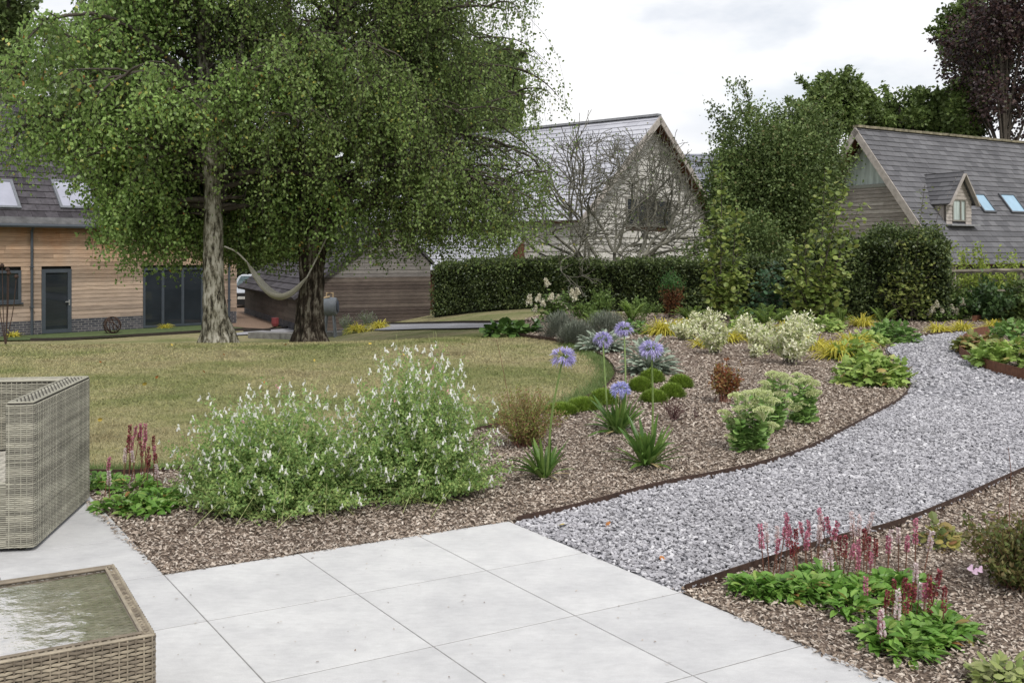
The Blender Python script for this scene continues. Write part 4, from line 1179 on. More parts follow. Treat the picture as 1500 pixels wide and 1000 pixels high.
persicaria('green knotweed clump with red and white spikes beside the wicker seat', (222, 738),
           [(185, 742, .17, 130), (235, 735, .19, 190), (270, 728, .11, 80), (195, 715, .15, 90), (215, 748, .14, 90)],
           [(190, 640, 0, 700), (192, 655, 1, 705), (197, 632, 1, 700), (203, 637, 0, 700), (206, 632, 1, 702), (213, 638, 1, 700), (186, 655, 0, 706), (182, 670, 2, 712), (195, 668, 2, 715), (208, 660, 0, 712), (214, 668, 0, 712), (225, 652, 0, 706), (226, 665, 1, 710), (229, 680, 0, 712), (230, 690, 2, 725), (158, 680, 1, 735), (160, 702, 2, 738), (210, 652, 1, 705), (217, 678, 0, 715)])
persicaria('small knotweed tuft half hidden behind the wicker seat', (145, 708), [(148, 708, .13, 90), (135, 716, .1, 50)], [(128, 712, 2, 725), (126, 705, 2, 728)])
sp1 = [(1116, 792, 1, 838), (1137, 800, 1, 846), (1148, 778, 1, 836), (1158, 775, 1, 836), (1153, 790, 1, 838), (1167, 798, 0, 842), (1161, 805, 0, 842), (1176, 775, 1, 832), (1186, 772, 1, 834), (1181, 795, 1, 838), (1206, 766, 1, 832), (1216, 770, 1, 834), (1220, 780, 1, 836), (1124, 785, 2, 834), (1138, 785, 2, 834), (1200, 785, 2, 836), (1208, 820, 2, 858), (1217, 822, 2, 858), (1230, 802, 0, 848), (1237, 806, 0, 852), (1246, 808, 1, 854), (1250, 776, 2, 834), (1258, 776, 2, 834), (1270, 770, 2, 832), (1256, 800, 1, 846), (1257, 822, 1, 860), (1266, 795, 0, 846), (1270, 810, 0, 852), (1275, 820, 1, 860), (1282, 803, 0, 850), (1301, 800, 1, 846), (1303, 792, 2, 842), (1316, 785, 2, 838), (1328, 797, 1, 844), (1268, 866, 1, 890), (1199, 778, 2, 834), (1341, 785, 1, 836), (1360, 795, 2, 842)]
persicaria('broad knotweed clump with many pink spikes next to the gravel path', (1195, 862),
           [(1108, 865, .11, 110), (1140, 868, .12, 130), (1180, 868, .13, 150), (1222, 870, .13, 140), (1262, 872, .13, 150), (1300, 862, .13, 120), (1325, 858, .10, 70), (1245, 893, .09, 70), (1205, 850, .12, 80)], sp1)
persicaria('smaller knotweed clump with rusty spikes nearest the patio corner', (1335, 935),
           [(1300, 940, .10, 100), (1340, 935, .14, 150), (1385, 925, .11, 90), (1330, 955, .09, 70), (1360, 905, .1, 60)],
           [(1298, 876, 0, 918), (1308, 870, 0, 912), (1320, 870, 0, 918), (1326, 884, 0, 920), (1336, 868, 0, 912), (1354, 870, 1, 914), (1361, 855, 0, 905), (1368, 862, 0, 905), (1363, 885, 0, 915), (1382, 885, 0, 914), (1345, 866, 2, 908), (1314, 895, 2, 930), (1294, 922, 2, 952), (1341, 840, 2, 898), (1290, 915, 1, 950)])

# --- white flowering salvias
m_salv = M_leaf('salvia_leaf', [(.19, .32, .10), (.275, .42, .14), (.36, .49, .175), (.43, .53, .18)], .45, (6, .7, 1.15), .6, spec=.15)
m_salst = M_plain('salvia_stem', (.24, .27, .10), .6)
m_white = M_leaf('white_petal', [(.75, .75, .70), (.85, .85, .82)], .3, (10, .95, 1.05))
m_pinkp = M_leaf('pink_petal', [(.72, .3, .38), (.8, .45, .5)], .3, (10, .95, 1.05))


def salvia_flower(mat):
    mb = MB()
    mb.add([(0, -.0035, -.008), (0, .0035, -.008), (.006, .003, .006), (.006, -.003, .006)], [[0, 1, 2, 3]])
    for s in (-1, 1):
        mb.add([(.005, 0, 0), (.012, s * .004, -.004), (.014, s * .009, -.016), (.009, s * .0035, -.017)], [[0, 1, 2, 3]])
        mb.add([(.002, 0, .004), (.006, s * .004, .008), (.010, s * .002, .012), (.008, 0, .006)], [[0, 1, 2, 3]])
    return mesh_of(mb, 'flower', mat)


SF = [salvia_flower(m_white), salvia_flower(m_pinkp)]


def salvia(label, px, rx, ry, h, nst, nleaf, nfl, lean=(0, 0)):
    bx, by = G(*px); root = thing('white_salvia', label, 'shrub', (bx, by, 0), 'white flowered salvia bushes')
    d = rdir(nst); d[:, 2] = np.abs(d[:, 2]) * .95 + .05; d = unit(d); k = R.uniform(.62, 1.08, (nst, 1))
    tips = d * k * np.array([rx, ry, h]); tips[:, 0] += lean[0] * tips[:, 2]; tips[:, 1] += lean[1] * tips[:, 2]
    tips[:, 2] = np.maximum(tips[:, 2], .05)
    st = MB(); paths = stemset(st, nst, rx * .45, tips, rad=.0022, bow=.04); st.V = [q_ + v3(bx, by, 0) for q_ in st.V]; st.build('stems', m_salst, root)
    P = along(paths, nleaf, .22, .93); P = np.concatenate([P, along(paths, nleaf // 2, .3, .72)]); n = len(P)
    P = P + R.normal(0, .016, (n, 3)); P[:, 2] = np.maximum(P[:, 2], .012)
    dens = R.uniform(0, 1, n) < np.clip(1.35 - .95 * P[:, 2] / h, .22, 1); P = P[dens]; n = len(P)
    lm = MB(); quads(lm, P + v3(bx, by, 0), unit(R.normal(0, 1, (n, 3)) + v3(0, 0, .25)), R.uniform(.015, .028, n), R.uniform(.0055, .0095, n)); lm.build('foliage', m_salv, root)
    hi = np.argsort(-(tips[:, 2] / h + R.normal(0, .28, nst)))[:nfl]; rest = []
    for c, i in enumerate(np.concatenate([hi, R.choice(hi, nfl)])):
        t = R.uniform(.8, 1.0) if c < nfl else R.uniform(.55, .98)
        j = min(4, int(t * 5)); p = paths[i][j] + (paths[i][j + 1] - paths[i][j]) * (t * 5 - j) + R.normal(0, .008, 3)
        a = R.uniform(0, 6.28); pink = R.uniform() < .035
        sc = R.uniform(1.1, 1.8)
        if c < 100:
            newobj('flower', SF[1 if pink else 0], root, p, (R.normal(0, .2), R.normal(0, .2), a), sc)
        else: rest.append((p, a, sc))
    mb = MB(); me = SF[0]; base = np.array([v.co for v in me.vertices]); fc = np.array([list(f.vertices) for f in me.polygons])
    for p, a, sc in rest:
        q = base * sc; mb.add(np.stack([q[:, 0] * math.cos(a) - q[:, 1] * math.sin(a), q[:, 0] * math.sin(a) + q[:, 1] * math.cos(a), q[:, 2]], 1) + p + np.array([bx, by, 0]), fc)
    if rest: mb.build('flower', m_white, root, kind='stuff')
    return root


def shift_build(): pass


salvia('low wide white flowered salvia bush nearer the wicker seat', (412, 740), .80, .55, .82, 430, 46000, 340, (-.08, .12))
salvia('taller white flowered salvia bush further from the wicker seat', (608, 722), .66, .52, 1.03, 450, 46000, 390, (.02, .12))

# --- agapanthus
m_aga = M_leaf('agapanthus_leaf', [(.07, .15, .03), (.12, .22, .045), (.19, .29, .07), (.4, .36, .12)], .3, (8, .75, 1.15), .4, [0, .5, .95, 1])
m_blue = M_leaf('lavender_blue_petal', [(.40, .36, .66), (.51, .47, .76), (.64, .61, .85)], .35, (14, .85, 1.1))
m_paleb = M_leaf('pale_lavender_petal', [(.42, .42, .76), (.55, .56, .85)], .35, (14, .85, 1.1))


def agapanthus(label, px, nl, Lr, heads):
    bx, by = G(*px); root = thing('agapanthus', label, 'plant', (bx, by, 0), 'blue agapanthus clumps')
    lm = MB(); a = R.uniform(0, 6.28, nl); el = np.clip(R.normal(1.05, .28, nl), .35, 1.5); r = R.uniform(0, .04, nl)
    P = np.stack([np.cos(a) * r + bx, np.sin(a) * r + by, np.zeros(nl)], 1); D = np.stack([np.cos(a) * np.cos(el), np.sin(a) * np.cos(el), np.sin(el)], 1)
    blades(lm, P, D, R.uniform(*Lr, nl), R.uniform(.013, .021, nl), [.8, 1, 1, .95, .8, .5, .05], R.uniform(.1, .5, nl), .25, .4)
    lm.build('foliage', m_aga, root)
    lm = MB(); a = R.uniform(0, 6.28, 6); P = np.stack([bx + np.cos(a) * .04, by + np.sin(a) * .04, np.full(6, .02)], 1); blades(lm, P, np.stack([np.cos(a), np.sin(a), np.full(6, .1)], 1), .16, .008, [1, 1, .8, .1], .15); lm.build('withered_leaves', M_plain('straw_leaf', (.38, .30, .15), .8), root)
    for (u, v, Yh, hr, mat, side, x0) in heads:
        top = v3(xat(u, Yh), Yh, zat(v, Yh)); s = v3(bx + x0, by, .02); md = (s + top) / 2 + v3(R.normal(0, .015), 0, 0)
        sm = MB(); q = interp_path([s, md, top - v3(0, 0, hr * .55)], 10); sm.tube(q, np.linspace(.0095, .007, 10), 6); so = sm.build('stem', m_stem_green, root)
        fm = MB(); pm = MB(); n = 70; d = rdir(n); d[:, 2] = d[:, 2] * .8 + (.2 if side == 0 else .1); d = unit(d + (v3(.5, 0, 0) * side))
        c = top - v3(0, 0, hr * .5)
        e = c + d * hr * np.array([.6, .6, .42]); e[:, 2] -= hr * .02
        for i in range(n): pm.tube(np.array([c, e[i]]), .0014, 3, cap=False)
        pet = 5
        for k in range(pet):
            an = k * 2 * np.pi / pet; s1 = unit(np.cross(d, v3(.3, .2, 1))); s2 = np.cross(d, s1)
            dd_ = unit(d + .42 * (s1 * math.cos(an) + s2 * math.sin(an)))
            blades(fm, e, dd_, hr * R.uniform(.42, .62, n), hr * .045, [.35, .8, 1, .3], .25, .6)
        pe = pm.build('flower_stalks', m_stem_green, so); fm.build('flower_head', mat, root)
    return root


Yb = G(905, 632)[1]
agapanthus('single blue agapanthus nearest the white salvia, its flower tilted sideways', (797, 698), 34, (.26, .48), [(825, 512, G(797, 698)[1], .09, m_blue, .7, .02)])
agapanthus('agapanthus clump with two tall and one low pale blue flower head', (905, 633), 60, (.28, .50), [(883, 489, Yb + .3, .088, m_blue, 0, -.08), (914, 474, Yb + .6, .09, m_blue, -.4, .06), (909, 562, Yb - .1, .088, m_paleb, 0, .02)])
agapanthus('full agapanthus clump with one large blue flower head, nearest the sedums', (948, 680), 75, (.26, .48), [(954, 501, G(948, 680)[1], .088, m_blue, .05, .03)])


# --- assorted bed plants
def plant(name, label, cat, px, group=None, z=None):
    x, y = G(*px) if z is None else G(px[0], px[1], z)
    return thing(name, label, cat, (x, y, 0 if z is None else z), group), x, y


m_cush = M_leaf('bright_cushion_leaf', [(.12, .20, .025), (.20, .30, .04), (.28, .39, .065)], .2, (20, .7, 1.15))
cl = ['green cushion mound touching the left of the middle pair below the silver rosette', 'small green cushion mound directly under the silver rosette', 'green cushion mound in front of the reddish dried twigs', 'green cushion mound at the upper right of the group', 'lone green cushion mound nearest the front right agapanthus', 'darker cushion mound behind the low pale agapanthus flower', 'flattened cushion mound spreading along the lawn edging', 'yellowing cushion mound at the left end of the row by the lawn']
for lab, (u, v, r, h) in zip(cl, [(938, 571, .15, .14), (955, 558, .16, .14), (984, 580, .15, .13), (997, 566, .15, .13), (958, 587, .145, .11), (884, 590, .16, .14), (855, 598, .19, .10), (822, 604, .17, .08)]):
    root, x, y = plant('cushion_plant', lab, 'plant', (u, v), 'green cushion mounds')
    n = 3600; P, d = dome(n, r, h, .8); mb = MB(); blades(mb, P + v3(x, y, 0), unit(d + R.normal(0, .35, (n, 3)) + v3(0, 0, .3)), R.uniform(.012, .045, n), .0032, [1, .8, .1]); mb.build('foliage', m_cush, root)
    mb = MB(); pr = [(r * .86 * math.cos(t), h * .86 * math.sin(t)) for t in np.linspace(0, 1.57, 7)]; mb.lathe((x, y, 0), pr, 14); mb.build('inner_mound', M_plain('cushion_core_green', (.12, .18, .025), .9), root, True)  # plain green core filling the mound beneath its blades

m_silver = M_leaf('silver_felted_leaf', [(.24, .30, .23), (.34, .40, .32), (.44, .50, .41)], .15, (8, .75, 1.1), .7)
for lab, px, r, h, n in (('bold silver leaved rosette plant behind the largest agapanthus flower', (953, 545), .5, .56, 480), ('low silver leaved spreading plant behind the two tall agapanthus heads', (885, 512), .65, .36, 440)):
    root, x, y = plant('lambs_ear', lab, 'plant', px, 'silver leaved plants')
    P, d = dome(n, r * .7, h * .75, .1); mb = MB(); blades(mb, P + v3(x, y, .01), unit(d * np.array([1, 1, .55]) + v3(0, 0, .12)), R.uniform(.11, .19, n), R.uniform(.02, .033, n), [.35, .8, 1, .8, .1], .3, .3, .3); mb.build('foliage', m_silver, root)

m_lav = M_leaf('grey_green_needle_leaf', [(.12, .14, .105), (.18, .205, .16), (.25, .27, .22)], .15, (5, .7, 1.15), .7)
for lab, px, r, h in (('rounded grey lavender bush left of the other grey bushes', (822, 493), .42, .47), ('grey lavender bush nearest the lawn edge', (846, 502), .36, .38), ('grey lavender bush behind the two tall agapanthus heads', (888, 490), .48, .45)):
    root, x, y = plant('lavender_bush', lab, 'shrub', px, 'grey lavender bushes')
    n = 4200; P, d = dome(n, r, h, .45); mb = MB(); blades(mb, P + v3(x, y, 0), unit(d + R.normal(0, .4, (n, 3)) + v3(0, 0, .5)), R.uniform(.05, .11, n), .0042, [.7, 1, .6, .1]); mb.build('foliage', m_lav, root)


def twiggy(name, label, px, r, h, nst, nleaf, leaf, mat, smat, cat='shrub', up=.5, rad=.003, group=None, lo=.35, wl=.38, z=None):
    root, x, y = plant(name, label, cat, px, group, z)
    z0 = 0 if z is None else z
    d = rdir(nst); d[:, 2] = np.abs(d[:, 2]) + up; d = unit(d); tips = d * R.uniform(.7, 1.05, (nst, 1)) * np.array([r, r, h]) * np.array([1.4, 1.4, 1.])
    st = MB(); pt = stemset(st, nst, r * .35, tips, rad=rad, bow=r * .12)
    st.V = [v + v3(x, y, z0) for v in st.V]; st.build('stems', smat, root)
    if nleaf:
        P = along(pt, nleaf, lo, 1.02) + R.normal(0, leaf * .35, (nleaf, 3)) + v3(x, y, z0); lm = MB()
        quads(lm, P, unit(R.normal(0, 1, (nleaf, 3)) + v3(0, 0, .3)), leaf * R.uniform(.6, 1.25, nleaf), leaf * wl * R.uniform(.7, 1.1, nleaf)); lm.build('foliage', mat, root)
    return root, x, y, pt


m_redlf = M_leaf('red_gold_leaf', [(.20, .05, .03), (.27, .10, .04), (.30, .19, .07), (.22, .2, .06)], .3, (9, .7, 1.2))
m_hazy = M_leaf('olive_red_fine_leaf', [(.16, .23, .045), (.22, .28, .06), (.28, .26, .08), (.38, .17, .12)], .3, (7, .75, 1.15))
twiggy('red_leaved_shrub', 'upright red and gold leaved shrub left of the sedums', (1060, 589), .17, .50, 34, 1500, .034, m_redlf, m_stem_red, rad=.0045)
twiggy('fine_grassy_shrub', 'hazy olive and red fine leaved shrub beside the taller white salvia', (770, 652), .31, .50, 220, 9000, .02, m_hazy, m_stem_red, rad=.0016, lo=.12, wl=.22)
m_deadp = M_plain('dried_purple_stem', (.085, .04, .04), .8)
twiggy('dry_twiggy_plant', 'dried dark purple twigs on the mulch in front of the cushion mounds', (988, 614), .14, .22, 34, 380, .013, M_leaf('dried_purple_leaf', [(.08, .03, .03), (.13, .06, .05)], .1), m_deadp, 'plant', rad=.003)
twiggy('dry_twiggy_plant', 'tiny dried dark twig tuft right of the bigger dried plant', (1019, 612), .035, .10, 8, 60, .013, M_leaf('dried_brown_leaf', [(.06, .03, .03), (.1, .05, .045)], .1), m_deadp, 'plant', rad=.003)
for lab, pts_ in (('tall thin bare flower stalk rising beside the hazy red shrub', [(752, 640), (746, 590), (735, 530), (727, 497)]), ('tall thin bare flower stalk rising from the penstemon at the right edge', [(1478, 800), (1479, 740), (1481, 690), (1477, 655)])):
    yy = G(*pts_[0])[1]; mb = MB(); mb.tube([(xat(u, yy), yy, zat(v, yy)) for u, v in pts_], [.0028, .0024, .002, .0015], 4)
    single(mb, 'dry_flower_stalk', m_stem_red, lab, 'stalk', (xat(pts_[0][0], yy), yy, 0))

# sedums
m_sed = M_leaf('fleshy_sedum_leaf', [(.17, .32, .08), (.25, .41, .12), (.33, .48, .16)], .2, (8, .8, 1.15), .4)
m_sedh = M_leaf('pale_green_sedum_bud', [(.48, .54, .24), (.60, .66, .34), (.70, .74, .45)], .15, (20, .85, 1.1))


def sedum_head():
    mb = MB(); n = 420; a = R.uniform(0, 6.28, n); k = np.sqrt(R.uniform(0, 1, n)); z = .022 * (1 - k * k) + R.normal(0, .002, n)
    P = np.stack([np.cos(a) * k * .05, np.sin(a) * k * .05, z], 1); quads(mb, P, unit(np.stack([np.cos(a) * k * .7, np.sin(a) * k * .7, np.ones(n)], 1) + R.normal(0, .35, (n, 3))), .009, .0038)
    for i in range(14):
        a = R.uniform(0, 6.28); k = R.uniform(.2, .9); mb.tube([(0, 0, -.05), (math.cos(a) * k * .045, math.sin(a) * k * .045, .012)], .0018, 3, cap=False)
    return mesh_of(mb, 'flower_head', m_sedh)


SH = [sedum_head() for _ in range(3)]


def sedum(label, px, r, heads):
    root, x, y = plant('sedum', label, 'plant', px, 'pale green flowered sedums')
    lm = MB(); st = MB()
    for (u, v) in heads:
        yh = y + R.normal(0, r * .35); p = v3(xat(u, yh), yh, zat(v, yh)); s = v3(x + (p[0] - x) * .4 + R.normal(0, .02), y + R.normal(0, .04), 0)
        t = np.linspace(0, 1, 6)[:, None]; q = s * (1 - t) + p * t + v3(0, 0, 0); st.tube(q, np.linspace(.006, .004, 6), 5)
        n = 34; tt = np.sort(R.uniform(.06, .92, n)); P = s + (p - s) * tt[:, None]; a = np.arange(n) * 2.4 + R.normal(0, .3, n); el = R.uniform(.1, .7, n)
        leafset(lm, P, np.stack([np.cos(a) * np.cos(el), np.sin(a) * np.cos(el), np.sin(el)], 1), R.uniform(.065, .105, n) * (1.1 - .5 * tt), [(0, 0), (.2, .14), (.55, .3), (.85, .24), (1, 0), (.85, -.24), (.55, -.3), (.2, -.14)])
        newobj('flower_head', SH[R.integers(0, 3)], root, p - v3(x, y, .015), (R.normal(0, .15), R.normal(0, .15), R.uniform(0, 6)), R.uniform(1.15, 1.6))
    st.build('stems', m_stem_green, root); lm.build('foliage', m_sed, root)


sedum('front sedum with the lowest pale green heads beside the mulch path edge', (1094, 660), .15, [(1062, 604), (1084, 597), (1075, 618), (1092, 575), (1106, 574), (1120, 577), (1103, 590), (1118, 600), (1088, 612), (1130, 586), (1080, 580), (1112, 608), (1072, 640), (1128, 622)])
sedum('middle sedum directly behind the front sedum', (1130, 630), .14, [(1145, 549), (1133, 548), (1120, 560), (1155, 556), (1130, 566), (1142, 575), (1116, 572), (1150, 585)])
sedum('right hand sedum of the three, closest to the gravel path', (1168, 620), .13, [(1180, 553), (1190, 560), (1172, 557), (1186, 573), (1176, 590), (1192, 575), (1160, 568), (1165, 595), (1168, 548)])

# variegated shrubs and golden grasses
m_var = M_leaf('cream_variegated_leaf', [(.2, .28, .08), (.58, .62, .30), (.78, .78, .54), (.86, .85, .70)], .25, (10, .8, 1.1), .5, [0, .3, .6, 1])
vg = 'cream variegated shrubs'
for lab, px, r, h, nl in (('largest cream variegated shrub, beside the tall golden grass tuft', (1157, 532), .33, .78, 2300), ('cream variegated shrub left of the golden ferns, with one tall leader', (1048, 517), .24, .66, 1300), ('low cream variegated shrub behind the silver rosette', (1004, 497), .30, .40, 1100), ('cream variegated shrub behind and between the two taller ones', (1092, 497), .32, .46, 1300), ('small cream variegated shrub near the hedge, left of the others', (1030, 483), .34, .48, 1200), ('cream variegated shrub filling the gap left of the largest one', (1122, 514), .28, .44, 900), ('cream variegated shrub close behind the largest one', (1172, 503), .34, .55, 1100), ('tiny cream variegated seedling behind the sedum heads', (1108, 522), .13, .2, 160)):
    twiggy('variegated_shrub', lab, px, r, h, 30, int(nl * 1.3), .068, m_var, m_branch, up=.45, rad=.004, group=vg, lo=.2, wl=.24)
m_gold = M_leaf('golden_grass_blade', [(.40, .38, .04), (.58, .52, .06), (.72, .64, .12), (.4, .43, .08)], .35, (6, .8, 1.1), .5)
gg_ = 'golden grass tufts'


def tuft(lab, px, r, h, n, mat=m_gold, z=None, name='golden_grass', grp=gg_, w=.007):
    root, x, y = plant(name, lab, 'grass tuft', px, grp, z); z0 = z or 0
    a = R.uniform(0, 6.28, n); el = R.uniform(.5, 1.45, n); mb = MB(); k = R.uniform(0, r * .35, n)
    blades(mb, np.stack([x + np.cos(a) * k, y + np.sin(a) * k, np.full(n, z0)], 1), np.stack([np.cos(a) * np.cos(el), np.sin(a) * np.cos(el), np.sin(el)], 1), R.uniform(.6, 1.15, n) * math.hypot(r, h) * 1.2, w * 1.25, [.7, 1, .9, .6, .1], R.uniform(.5, 1.0, n), .3)
    mb.build('foliage', mat, root)


for lab, px, r, h, n in (('wide golden grass tuft left of the variegated shrubs, near the hedge', (974, 489), .52, .34, 330), ('bright golden grass tuft between the variegated shrub and the leafy mound', (1228, 524), .38, .44, 320), ('golden grass tuft left of the largest variegated shrub', (1132, 508), .34, .34, 200), ('golden grass tuft behind the two left variegated shrubs', (1066, 500), .36, .34, 200), ('golden grass tuft just right of the largest variegated shrub', (1195, 512), .34, .36, 220), ('golden grass tuft behind the arching leaves of the silver plants', (1000, 482), .42, .32, 220), ('golden grass tuft between the two hazel feet', (1150, 490), .42, .36, 240), ('golden grass tuft just behind the large lobed mound', (1248, 508), .4, .36, 240), ('small golden grass tuft low beside the leaning variegated shrub', (1030, 507), .24, .26, 120), ('golden tuft at the left end of the three beyond the path bend', (1375, 486), .33, .24, 220), ('golden tuft in the middle of the three beyond the path bend', (1410, 485), .33, .30, 240), ('golden tuft at the right end of the three beyond the path bend', (1458, 481), .36, .24, 220), ('golden grass tuft under the round leaved hazel on the right', (1262, 478), .42, .42, 160)):
    tuft(lab, px, r, h, n)
for lab, u, z_, r in (('left golden tuft at the foot of the dark outbuilding', 524, -.62, .45), ('right golden tuft at the foot of the dark outbuilding', 556, -.62, .42)):
    Yt = 31.5; root = None
    x = xat(u, Yt); zt_ = float(tz(x, Yt)); tuft(lab, (u, V0 + (H - zt_) * F / Yt), r, .3, 200, z=zt_, w=.011)
for lab, u, hh_ in (('feathery grey green plant behind the left golden tuft by the outbuilding', 508, .55), ('feathery grey green plant behind the right golden tuft by the outbuilding', 538, .62)):
    Yt = 32.2; x = xat(u, Yt); zt_ = float(tz(x, Yt)); twiggy('feathery_plant', lab, (u, V0 + (H - zt_) * F / Yt), .38, hh_, 30, 900, .06, m_lav, m_stem_green, 'plant', .8, .005, z=zt_, wl=.14)
for lab, u in (('small yellowish plant at the foot of the house wall left of the glass door', 14), ('small yellowish plant in front of the wide glazed door', 236)):
    s = s_of(u); q = P0 + U * s + N * .35; zt_ = float(tz(q[0], q[1])); k = V0 + (H - zt_) * F / q[1]
    tuft(lab, (750 + F * q[0] / q[1], k), .35, .2, 90, z=zt_, w=.01)

# leafy mounds
m_tia = M_leaf('foamflower_leaf', [(.22, .34, .08), (.30, .43, .105), (.38, .50, .14), (.44, .44, .15), (.45, .23, .1)], .3, (6, .7, 1.15), .5, [0, .45, .85, .96, 1])
m_tia2 = M_leaf('deep_green_lobed_leaf', [(.10, .20, .05), (.16, .28, .07), (.22, .35, .10)], .3, (6, .7, 1.15), .5)
lg = 'leafy lobed green mounds'


def mound(lab, px, r, h, n, leaf, mat=m_tia, tpl=STAR, grp=lg, name='leafy_mound_plant', cat='plant', flat=.45, z0=0.):
    root, x, y = plant(name, lab, cat, px, grp)
    P, d = dome(n, r, h, .55); st = MB()
    for i in range(0, n, 6): st.tube(np.array([[x + P[i, 0] * .2, y + P[i, 1] * .2, z0], P[i] + v3(x, y, z0)]), .002, 3, cap=False)
    st.build('stems', m_stem_green, root)
    D = unit(d * np.array([1, 1, .25]) + R.normal(0, flat, (n, 3)) + v3(0, -.12, -.1)); lm = MB(); leafset(lm, P + v3(x, y, z0), D, leaf * R.uniform(.65, 1.2, n), tpl, 1.3); lm.build('foliage', mat, root)
    return root


mound('large lobed green mound at the tip of the mulch bed inside the path bend', (1278, 560), .46, .36, 480, .12)
mound('lobed green mound just behind the large one inside the path bend', (1250, 524), .40, .26, 260, .11)
mound('leafy pale mound between the golden tufts in the back of the bed', (1092, 486), .42, .3, 240, .1)
mound('leafy pale mound in front of the right hazel stems', (1206, 484), .46, .32, 260, .1)
mound('leafy pale mound behind the low silver leaved plant', (926, 487), .42, .28, 220, .1, m_tia2)
mound('compact deep green mound against the path edge near the bend', (1306, 500), .48, .36, 420, .11, m_tia2)
mound('flat pale green mound left of the compact deep green one', (1268, 505), .45, .22, 240, .1, m_tia)
mound('low hosta like green clump at the corner of the lawn and bed', (742, 488), .42, .22, 150, .17, M_leaf('bergenia_leaf', [(.05, .11, .025), (.09, .17, .04), (.13, .22, .06)], .25, (5, .75, 1.1), .35), ROUND, None, 'bergenia')
mound('small bergenia clump to the right end of the low green clump', (781, 485), .16, .2, 40, .15, M_leaf('bergenia_leaf_b', [(.05, .11, .025), (.09, .17, .04)], .25, (5, .75, 1.1), .35), ROUND, None, 'bergenia')
mound('lobed green mound filling the raised bed at the right edge', (1478, 538), .52, .30, 460, .13, m_tia, z0=.08)
mound('lobed mound with reddish leaves at the tip of the raised bed', (1432, 517), .42, .22, 260, .12, M_leaf('reddish_lobed_leaf', [(.14, .2, .05), (.22, .25, .07), (.28, .15, .06)], .3, (6, .7, 1.15)), z0=.08)
mound('dark green mound behind the others in the raised bed', (1490, 505), .5, .36, 300, .12, m_tia2, z0=.08)
mound('yellowing heuchera by the path edge in the front right bed', (1376, 796), .115, .13, 90, .05, M_leaf('yellowing_leaf', [(.14, .2, .06), (.28, .28, .08), (.4, .34, .1), (.2, .08, .05)], .3), ROUND, None, 'heuchera')
mound('pale variegated leafy clump at the bottom right corner', (1478, 1006), .14, .09, 260, .05, M_leaf('pale_lime_leaf', [(.22, .3, .08), (.36, .42, .14), (.5, .52, .25)], .3), OVAL, None, 'sedge_clump')
root, x, y, pt = twiggy('penstemon', 'bushy reddish green penstemon with pale pink bells at the right edge', (1492, 858), .25, .36, 110, 4200, .034, M_leaf('penstemon_leaf', [(.07, .1, .025), (.12, .15, .04), (.18, .14, .06), (.2, .2, .06)], .3, (7, .7, 1.2)), m_stem_red, rad=.002, lo=.05, wl=.24)
mb = MB(); mb.lathe((0, 0, 0), [(.002, 0), (.006, -.006), (.009, -.02), (.014, -.026)], 8); BELL = mesh_of(mb, 'flower', M_leaf('pale_pink_bell', [(.66, .46, .62), (.74, .58, .72)], .3, (10, .9, 1.1)), True)
for (u, v) in ((1424, 826), (1431, 831), (1438, 828)):
    yy = y - .1; newobj('flower', BELL, root, (xat(u, yy) - x, yy - y, zat(v, yy)), (.3, .2, 0), 1.1)

# ferns, hydrangeas and the back row
m_fern = M_leaf('fern_frond', [(.17, .27, .055), (.24, .35, .08), (.31, .42, .11)], .4, (5, .8, 1.15))


def fern(lab, px, h, n, mat=m_fern):
    root, x, y = plant('fern', lab, 'fern', px, 'ferns below the hedge'); mb = MB()
    for i in range(n):
        a = R.uniform(0, 6.28); el = R.uniform(.7, 1.4); L = h * R.uniform(.8, 1.15); t = np.linspace(0, 1, 22)
        Cn = np.stack([np.cos(a) * np.cos(el) * L * t, np.sin(a) * np.cos(el) * L * t, np.sin(el) * L * t - .35 * L * t ** 2.2], 1) + v3(x, y, 0)
        T = unit(np.gradient(Cn, axis=0)); S = unit(np.cross(T, v3(0, 0, 1)))
        w = L * .2 * np.sin(np.pi * np.clip(t * .9 + .1, 0, 1)) ** .8
        for s_ in (-1, 1): quads(mb, Cn[2:], unit(S[2:] * s_ + T[2:] * .35 + R.normal(0, .06, (20, 3))), w[2:], L * .022, roll=np.repeat(v3(0, 0, 1)[None], 20, 0))
        mb.tube(Cn[::3], .003, 3, cap=False)
    mb.build('fronds', mat, root)


for lab, px, h, n in (('fern standing right of the middle variegated shrubs', (1122, 480), .75, 20), ('fern left of the hazel stems under the hedge', (1078, 474), .65, 16), ('fern right of the largest variegated shrub', (1180, 484), .6, 16), ('fern beyond the golden tuft at the hazel foot', (1232, 478), .6, 16), ('arching fern behind the grey lavender bushes', (925, 474), .75, 20), ('yellowish fern at the foot of the tall clipped hedge', (1292, 476), .6, 14), ('broad fern between hydrangea and silver plants', (868, 482), .6, 16), ('fern nearest the rusty lower leaves of the feathery tree', (1012, 474), .7, 18), ('low fern between the two young hazel stems', (1150, 478), .65, 18)):
    fern(lab, px, h, n)

m_hyl = M_leaf('hydrangea_leaf', [(.08, .14, .03), (.12, .20, .045), (.17, .26, .065)], .3, (4, .7, 1.15))
m_cream = M_leaf('cream_hydrangea_floret', [(.62, .58, .44), (.74, .71, .57), (.8, .78, .68)], .25, (8, .88, 1.08))


def panicle_mesh():
    mb = MB(); n = 320; z = R.uniform(0, 1, n) ** .8; a = R.uniform(0, 6.28, n); r = .075 * (1 - z * .8) * R.uniform(.6, 1, n)
    quads(mb, np.stack([np.cos(a) * r, np.sin(a) * r, z * .19], 1), rdir(n), .04, .014); return mesh_of(mb, 'flower_panicle', m_cream)


PN = [panicle_mesh() for _ in range(2)]


